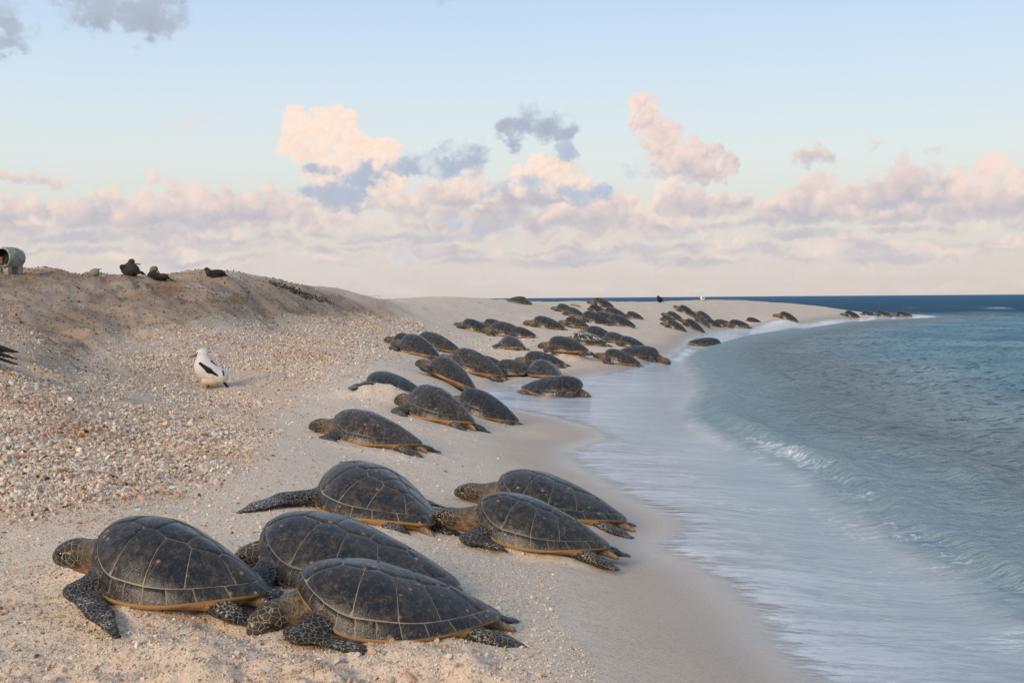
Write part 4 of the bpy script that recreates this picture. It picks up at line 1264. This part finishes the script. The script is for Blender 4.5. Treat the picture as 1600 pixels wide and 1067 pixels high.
def brown_bird(px, py, yaw, sc, label, pose):
    o = bird_root('brown_seabird', px, py, yaw, sc, label, 'bird', 'dark seabirds resting on the dune crest')
    lo, hi = (-.42, -.2, -.06), (.42, .2, .42)
    if pose == 'duck':
        bird_part('body', lambda f: (f.ell((-.04, 0, .10), (.22, .11, .10), .04, 'w'), f.ell((-.10, 0, .12), (.20, .10, .09), .04, 'w'), f.cone((.12, 0, .11), (.165, 0, .20), .075, .055, .05, 'w'),
                                 f.ell((.175, 0, .225), (.062, .046, .046), .02, 'w')), .012, F_BROWN, o, lo, hi)
        bird_part('bill', lambda f: f.cone((.22, 0, .22), (.32, 0, .185), .020, .008, .01, 'w'), .008, BILL, o, lo, hi)
        bird_part('tail', lambda f: f.cone((-.24, 0, .09), (-.39, 0, .035), .05, .025, .02, 'w', .35), .01, F_BLACK, o, lo, hi)
        for s in (1, -1): bird_part('wing', lambda f: (f.cone((.06, .09 * s, .13), (-.18, .10 * s, .12), .06, .05, .02, 'w', .5, (0, 1, 0)), f.cone((-.18, .10 * s, .12), (-.33, .05 * s, .07), .04, .012, .02, 'w', .5, (0, 1, 0))), .011, F_BLACK, o, lo, hi)
    elif pose == 'preen':
        bird_part('body', lambda f: (f.ell((0, 0, .11), (.17, .14, .13), .04, 'w'), f.ell((.10, .02, .13), (.10, .09, .10), .04, 'w'), f.cone((.02, 0, .20), (-.01, 0, .27), .075, .06, .05, 'w'),
                                 f.ell((-.015, 0, .285), (.06, .05, .048), .02, 'w')), .012, F_BROWN, o, lo, hi)
        bird_part('bill', lambda f: f.cone((-.05, 0, .235), (-.20, 0, .225), .020, .012, .01, 'w'), .008, BILL, o, lo, hi)
        bird_part('tail', lambda f: f.cone((-.12, 0, .10), (-.28, 0, .03), .06, .03, .02, 'w', .4), .01, F_BLACK, o, lo, hi)
        for s in (1, -1): bird_part('wing', lambda f: f.cone((.14, .10 * s, .17), (-.20, .10 * s, .05), .055, .03, .02, 'w', .5, (0, 1, 0)), .011, F_BLACK, o, lo, hi)
    else:
        bird_part('body', lambda f: (f.ell((.05, 0, .07), (.15, .10, .085), .03, 'w', rotm(0, 10)), f.ell((-.14, 0, .05), (.11, .08, .07), .04, 'w'), f.cone((.09, 0, .12), (.06, 0, .20), .06, .055, .04, 'w')), .012, F_BROWN, o, lo, hi)
        bird_part('crown', lambda f: (f.ell((.05, 0, .215), (.075, .06, .055), .02, 'w'), f.ell((.09, 0, .17), (.06, .06, .07), .03, 'w')), .010, F_GREY, o, lo, hi)
        bird_part('bill', lambda f: f.cone((-.005, 0, .19), (-.07, 0, .115), .018, .010, .01, 'w'), .008, BILL, o, lo, hi)
        bird_part('tail', lambda f: f.cone((-.20, 0, .04), (-.38, 0, -.035), .05, .02, .02, 'w', .4), .01, F_BLACK, o, lo, hi)
        for s in (1, -1): bird_part('wing', lambda f: f.cone((.06, .085 * s, .09), (-.22, .07 * s, .03), .05, .025, .02, 'w', .5, (0, 1, 0)), .011, F_BLACK, o, lo, hi)
brown_bird(205, 431, 172, 1.0, 'bulky dark brown seabird preening on the dune crest, head turned over its back', 'preen')
brown_bird(245, 436, 168, 1.0, 'brown seabird with grey crown hunched on the crest, tail hanging down the slope', 'hunch')
brown_bird(334, 434, 184, .84, 'dark seabird sitting duck like on the crest with bill to the left', 'duck')

def small_bird():
    o = bird_root('small_seabird', 147, 430, 186, 1.0, 'small grey green bird showing only its back and flat crown above the dune crest', 'bird')
    lo, hi = (-.25, -.12, -.06), (.25, .12, .22)
    bird_part('body', lambda f: (f.ell((0, 0, .04), (.10, .07, .075), .03, 'w'), f.ell((-.03, 0, .09), (.07, .05, .04), .02, 'w')), .008, F_OLIVE, o, lo, hi)
    bird_part('bill', lambda f: f.cone((-.07, 0, .112), (-.14, 0, .118), .012, .005, .005, 'w'), .004, BILL, o, lo, hi)
    bird_part('tail', lambda f: f.cone((.07, 0, .06), (.15, 0, .035), .03, .015, .01, 'w', .4), .007, F_OLIVE, o, lo, hi)
small_bird()

def edge_bird():
    # sits just left of the frame; only its dark wing tips and tail reach into view
    o = bird_root('seabird', -48, 574, 170, 1.0, 'white seabird at the left edge with long black wing tips crossed over its tail', 'bird')
    lo, hi = (-.50, -.22, -.03), (.40, .22, .52)
    bird_part('body', lambda f: (f.ell((.02, 0, .16), (.24, .12, .12), .05, 'w', rotm(0, 12)), f.cone((.16, 0, .22), (.20, 0, .38), .08, .055, .05, 'w'), f.ell((.21, 0, .40), (.07, .055, .055), .02, 'w'), f.ell((-.17, 0, .12), (.12, .08, .07), .04, 'w')), .013, F_WHITE, o, lo, hi)
    bird_part('bill', lambda f: f.cone((.26, 0, .40), (.38, 0, .37), .026, .008, .01, 'w'), .008, BILL, o, lo, hi)
    for s in (1, -1):
        bird_part('wing', lambda f: (f.cone((.10, .115 * s, .19), (-.16, .105 * s, .17), .05, .045, .02, 'w', .4, (0, 1, 0)), f.cone((-.16, .105 * s, .17), (-.46, .02 * s, .075 if s > 0 else .13), .042, .010, .02, 'w', .4, (0, 1, 0))), .010, F_BLACK, o, lo, hi)
        bird_part('foot', lambda f: (f.cone((.0, .05 * s, .07), (.02, .055 * s, .01), .014, .014, .01, 'w'), f.cone((.0, .055 * s, .008), (.09, .06 * s, .006), .016, .034, .01, 'w', .3)), .008, BILL, o, lo, hi)
    bird_part('tail', lambda f: f.cone((-.24, 0, .09), (-.44, 0, .03), .045, .02, .02, 'w', .35), .009, F_BLACK, o, lo, hi)
edge_bird()

def far_bird(px, py, white, label, d):
    o = bird_root('shore_seabird', px, py, 200, 1.0, label, 'bird', None)
    lo, hi = (-.3, -.16, -.05), (.3, .16, .48)
    mt = F_WHITE if white else F_BLACK
    bird_part('body', lambda f: (f.ell((0, 0, .16), (.17, .12, .15), .05, 'w', rotm(0, 25)), f.cone((.06, 0, .24), (.08, 0, .30), .08, .06, .05, 'w'), f.ell((.09, 0, .32), (.065, .055, .05), .02, 'w'), f.cone((-.12, 0, .12), (-.25, 0, .05), .07, .03, .03, 'w', .5)), .016, mt, o, lo, hi)
    bird_part('bill', lambda f: f.cone((.14, 0, .32), (.22, 0, .30), .022, .008, .01, 'w'), .009, BILL, o, lo, hi)
    for s in (1, -1): bird_part('wing', lambda f: f.cone((.06, .11 * s, .20), (-.20, .07 * s, .08), .05, .02, .02, 'w', .5, (0, 1, 0)), .012, F_BLACK, o, lo, hi)
far_bird(1031, 473, False, 'dark seabird standing on the far sand bank against the blue water', None)
far_bird(1098, 470, True, 'white seabird standing on the far end of the sand bank against the water', None)

# ------------------------------------------------------------------ rusty tank on its block
def lathe(prof, n=28, ax='x'):
    V = []; F = []
    for i, (t, r) in enumerate(prof):
        for j in range(n):
            a = 2 * PI * j / n; V.append((t, r * math.cos(a), r * math.sin(a)))
    for i in range(len(prof) - 1):
        for j in range(n):
            F.append((i * n + j, i * n + (j + 1) % n, (i + 1) * n + (j + 1) % n, (i + 1) * n + j))
    return V, F
def box_mesh(name, sx, sy, sz, bev=.01):
    import bmesh
    bm = bmesh.new(); bmesh.ops.create_cube(bm, size=1)
    bmesh.ops.scale(bm, vec=(sx, sy, sz), verts=bm.verts)
    bmesh.ops.bevel(bm, geom=bm.edges[:], offset=bev, segments=2, affect='EDGES', profile=.5)
    me = bpy.data.meshes.new(name); bm.to_mesh(me); bm.free()
    return me
def tank():
    m, b, out = new_mat('weathered_concrete_paint')
    p = obj_co(b); n1 = b.noise(p, 4, 6, .65); n2 = b.noise(p, 18, 5, .7)
    col = b.mix(b.ramp(n1, .35, .65), (.22, .225, .17), (.46, .43, .35)); col = b.mix(b.math('MULTIPLY', b.ramp(n2, .48, .62), .75), col, (.14, .14, .105))
    col = b.mix(b.math('MULTIPLY', b.ramp(b.noise(b.vmath('MULTIPLY', p, (3, 3, .5)), 9, 4, .6), .58, .7), .5), col, (.24, .14, .08))
    principled(b, out, col, .75, b.bump(n2, .4, .01))
    m2 = plain('dark_inside', (.012, .016, .014), .8, noise=8)
    m3 = plain('rusty_metal', (.16, .07, .035), .7, noise=14, amt=.6)
    q, _ = hit(19, 427)
    o = bpy.data.objects.new('concrete_tank', None); COL.objects.link(o)
    place(o, q[0], q[1], q[2] - .04, 246, q[1] / 26.0)
    o['label'] = 'weathered pale drum shaped tank with dark open end standing on concrete legs on the dune'; o['category'] = 'tank'
    zc = .36; r = .215
    V, F = lathe([(-.25, r * .80), (-.25, r * .97), (-.23, r), (-.02, r), (.10, r * .95), (.20, r * .80), (.235, r * .52), (.25, r * .2), (.252, .001)], 32)
    V = [(-x, y, z + zc) for x, y, z in V]
    F = [f[::-1] for f in F]
    me = poly_mesh('drum', V, F); me.materials.append(m); dr = link('drum', me, None, o)
    V, F = lathe([(.272, r * .80), (.10, r * .78), (.08, .001)], 32); V = [(x, y, z + zc) for x, y, z in V]
    me = poly_mesh('opening', V, F); me.materials.append(m2); link('opening', me, None, dr)
    me = box_mesh('valve', .05, .06, .14); me.materials.append(m3); vv = link('valve', me, None, o); vv.location = (.24, -.02, zc - .06)
    for (x, y, sx, sy) in ((-.12, 0, .14, .22), (.17, .06, .10, .11), (.20, -.115, .07, .07)):
        me = box_mesh('leg', sx, sy, .42); me.materials.append(m); l = link('leg', me, None, o); l.location = (x, y, .02)
    me = box_mesh('ledge', .16, .30, .025); me.materials.append(m); l = link('ledge', me, None, o); l.location = (.20, -.01, .19)
tank()

# ------------------------------------------------------------------ small things on the sand
def tube(pts, rad, n=6):
    pts = np.array(pts, float); V = []; F = []
    for i, p in enumerate(pts):
        t = pts[min(i + 1, len(pts) - 1)] - pts[max(i - 1, 0)]; t /= np.linalg.norm(t)
        a = np.cross(t, [0, 0, 1]) if abs(t[2]) < .95 else np.cross(t, [1, 0, 0]); a /= np.linalg.norm(a); c = np.cross(t, a)
        r = rad[i] if hasattr(rad, '__len__') else rad
        for j in range(n):
            g = 2 * PI * j / n; V.append(p + r * (a * math.cos(g) + c * math.sin(g)))
    for i in range(len(pts) - 1):
        for j in range(n):
            F.append((i * n + j, i * n + (j + 1) % n, (i + 1) * n + (j + 1) % n, (i + 1) * n + j))
    k = len(pts) - 1
    F += [tuple(range(n))[::-1], tuple(k * n + j for j in range(n))]
    return V, F
WOOD = plain('grey_driftwood', (.22, .17, .13), .8, noise=20)
def stick(name, pxs, lifts, rad, mat, label, cat):
    pts = []
    for (px, py), l in zip(pxs, lifts):
        q, _ = hit(px, py); pts.append(q + [0, 0, l])
    c = np.mean(pts, 0); pts = smooth_line(np.array(pts) - c, 2)
    V, F = tube(pts, rad); me = poly_mesh(name, V, F); me.materials.append(mat)
    o = link(name, me); o.location = c; o['label'] = label; o['category'] = cat
    return o
stick('driftwood_stick', [(891, 477), (899, 478), (906, 480)], (.03, .05, .03), .035, WOOD, 'short brown driftwood stick lying on the sand above the big pile of turtles', 'stick')
# thin bent wire on the skyline
q0 = at_d(575, 461.5, 40); q1 = at_d(604, 468, 40.2)
pts = smooth_line(np.array([q0 + [0, 0, -.05], q0 + (q1 - q0) * .3 + [0, 0, .04], q0 + (q1 - q0) * .65 + [0, 0, .04], q1 + [0, 0, -.12]]), 3); c = pts.mean(0)
V, F = tube(pts - c, .007, 5); me = poly_mesh('wire', V, F); me.materials.append(plain('pale_wire', (.35, .37, .33), .5))
o = link('wire', me); o.location = c; o['label'] = 'thin pale wire bent over the skyline where the dune drops to the sea'; o['category'] = 'wire'

def leafy(px, py, sc, label, cat, col, nleaf, rad, hgt):
    q, _ = hit(px, py)
    m = plain('leaf_' + cat.replace(' ', '_'), col, .6, noise=30, amt=.4)
    V = []; F = []
    rr = random.Random(int(px * 7 + py))
    for i in range(nleaf):
        a = rr.uniform(0, 2 * PI); r = rad * math.sqrt(rr.random()); x, y = r * math.cos(a), r * math.sin(a) * .8
        z = hgt * rr.random() * (1 - (r / rad) ** 2 * .7)
        gz = float(ground(np.array([q[0] + x]), np.array([q[1] + y]))[0]) - q[2]
        l = rr.uniform(.03, .06) * sc; w = l * .45; b2 = rr.uniform(0, 2 * PI); t = rr.uniform(-.2, .9)
        d = np.array([math.cos(b2) * math.cos(t), math.sin(b2) * math.cos(t), math.sin(t)]); s = np.array([-math.sin(b2), math.cos(b2), 0]); p = np.array([x, y, z + gz])
        o0 = len(V); V += [p, p + d * l * .5 + s * w, p + d * l, p + d * l * .5 - s * w]; F.append((o0, o0 + 1, o0 + 2, o0 + 3))
    me = poly_mesh('ground_plant', V, F); me.materials.append(m)
    o = link('ground_plant', me); o.location = q; o['label'] = label; o['category'] = 'plant'
leafy(455, 455, 1.3, 'low dark creeping plant on the dune shoulder, the larger of two patches', 'creeper', (.075, .075, .045), 420, .55, .10)
leafy(497, 468, 1.2, 'small dark creeping plant lower down the dune shoulder', 'creeper low', (.07, .075, .05), 170, .30, .08)
leafy(663, 483, 1.0, 'tiny bright green seedling on the sand above the trio of turtles', 'seedling', (.08, .38, .10), 16, .08, .08)

# ------------------------------------------------------------------ coral rubble and grit
def ico():
    t = (1 + 5 ** .5) / 2
    v = np.array([(-1, t, 0), (1, t, 0), (-1, -t, 0), (1, -t, 0), (0, -1, t), (0, 1, t), (0, -1, -t), (0, 1, -t), (t, 0, -1), (t, 0, 1), (-t, 0, -1), (-t, 0, 1)], float)
    v /= np.linalg.norm(v[0])
    f = np.array([(0, 11, 5), (0, 5, 1), (0, 1, 7), (0, 7, 10), (0, 10, 11), (1, 5, 9), (5, 11, 4), (11, 10, 2), (10, 7, 6), (7, 1, 8), (3, 9, 4), (3, 4, 2), (3, 2, 6), (3, 6, 8), (3, 8, 9), (4, 9, 5), (2, 4, 11), (6, 2, 10), (8, 6, 7), (9, 8, 1)])
    return v, f
def octa():
    v = np.array([(1, 0, 0), (-1, 0, 0), (0, 1, 0), (0, -1, 0), (0, 0, 1), (0, 0, -1)], float)
    f = np.array([(0, 2, 4), (2, 1, 4), (1, 3, 4), (3, 0, 4), (2, 0, 5), (1, 2, 5), (3, 1, 5), (0, 3, 5)])
    return v, f
PAL = np.array([(.64, .545, .42), (.74, .655, .54), (.58, .465, .34), (.62, .47, .335), (.62, .55, .47), (.48, .36, .26), (.52, .33, .20), (.30, .12, .06), (.38, .23, .13), (.05, .04, .035), (.44, .41, .38)])
PW = np.array([.20, .17, .16, .12, .12, .08, .055, .03, .04, .008, .017]); PW = PW / PW.sum()
def rand_rot(n, r):
    q = r.normal(size=(n, 4)); q /= np.linalg.norm(q, axis=1)[:, None]
    w, x, y, z = q.T
    return np.stack([np.stack([1 - 2 * (y * y + z * z), 2 * (x * y - z * w), 2 * (x * z + y * w)], -1), np.stack([2 * (x * y + z * w), 1 - 2 * (x * x + z * z), 2 * (y * z - x * w)], -1),
                     np.stack([2 * (x * z - y * w), 2 * (y * z + x * w), 1 - 2 * (x * x + y * y)], -1)], -2)
def stones(name, label, X, Y, Z, size, base, r, pal, pw, stretch=True, sink=.25, soil=None):
    n = len(X); v, f = base; k = len(v)
    sh = np.stack([r.uniform(.7, 1.7, n) if stretch else r.uniform(.8, 1.3, n), r.uniform(.55, 1.1, n), r.uniform(.3, .75, n)], -1)
    P = v[None] * sh[:, None] * (1 + r.uniform(-.28, .28, (n, k, 1)))
    tilt = rand_rot(n, r)
    P = np.einsum('nij,nkj->nki', tilt, P) * size[:, None, None]
    P[..., 0] += X[:, None]; P[..., 1] += Y[:, None]; P[..., 2] += (Z + size * (.35 - sink))[:, None]
    F = (f[None] + (np.arange(n) * k)[:, None, None]).reshape(-1, 3)
    me = mesh_from(name, P.reshape(-1, 3), F, False)
    c = pal[r.choice(len(pal), n, p=pw)] * r.uniform(.75, 1.15, (n, 1))
    if soil is not None: c = c * (1 - .55 * soil[:, None]) * (1 - soil[:, None] * np.array([0, .08, .18]))     # chips of the browner upper bank
    rust = sstep(.15, .75, fbm(X, Y, 1.3, 4, .6, 301) + .25)[:, None] * (r.random((n, 1)) < .6)
    c = c * (1 - rust * np.array([.16, .33, .46]))
    cattr(me, 'tone', np.repeat(c, k, 0))
    m, b, out = new_mat(name)
    col = b.attr('tone', 'Color'); nn = b.noise(geo_pos(b), 120, 3, .7)
    principled(b, out, b.mix(nn, b.mix(1.0, col, (.7, .7, .7), 'MULTIPLY'), b.mix(1.0, col, (1.2, 1.2, 1.2), 'MULTIPLY')), .8, b.bump(nn, .5, .004), spec=.25)
    o = link(name, me, m); o['kind'] = 'stuff'; o['label'] = label
    return o
def scatter(n, x0, x1, y0, y1, seed):
    """points laid evenly over the land by picking lines of sight at random"""
    r = np.random.default_rng(seed)
    d = np.exp(r.uniform(math.log(y0), math.log(y1), n)); u = r.uniform(x0, x1, n)
    return u * d, d, r
X, Y, r = scatter(270000, -.60, .02, 4.4, 34, 5)
Z, e, rub, dune, dug, near = ground(X, Y, True, True)
patch = np.clip(.5 + 1.3 * fbm(X, Y, .9, 4, .6, 201), 0, 1)
dens = rub * (.16 + 1.2 * patch) + (.05 + .08 * sstep(.45, .9, Z) * (1 - dune)) * (1 - rub) * sstep(-.5, -2.5, e) + .11 * dune * (1 - rub)
px, py = project(X, Y, Z)
vis = (px > -250) & (py < 1100)
keep = (r.random(len(X)) < dens * .75) & vis & (e < -.6)
X, Y, Z, rub, dune = X[keep], Y[keep], Z[keep], rub[keep], dune[keep]
size = np.exp(r.normal(math.log(.0067), .50, len(X))) * (.70 + .35 * rub + .45 * patch[keep])
size = np.clip(size, .0009 * Y, .021 + .0006 * Y)
stones('coral_rubble', 'broken coral and shell rubble strewn over the upper beach', X, Y, Z, size, ico(), r, PAL, PW, soil=dune * (1 - rub))
n_rub = len(X)
GP = np.array([(.66, .56, .44), (.74, .66, .56), (.54, .42, .30), (.60, .46, .33), (.30, .2, .14)]); GW = np.array([.35, .25, .2, .17, .03])
X, Y, r = scatter(90000, -.52, .16, 4.1, 9.0, 6)
Z, e, rub, dune, dug, near = ground(X, Y, True, True)
keep = (e < -.9) & (r.random(len(X)) < (.25 + .5 * dug + .35 * near))
X, Y, Z = X[keep], Y[keep], Z[keep]
stones('coral_grit', 'coarse coral grit lying on the near sand', X, Y, Z, np.exp(r.normal(math.log(.0040), .42, len(X))), octa(), r, GP, GW, False, .1)
print('rubble', n_rub, 'grit', len(X), 'tris', n_rub * 20 + len(X) * 8)
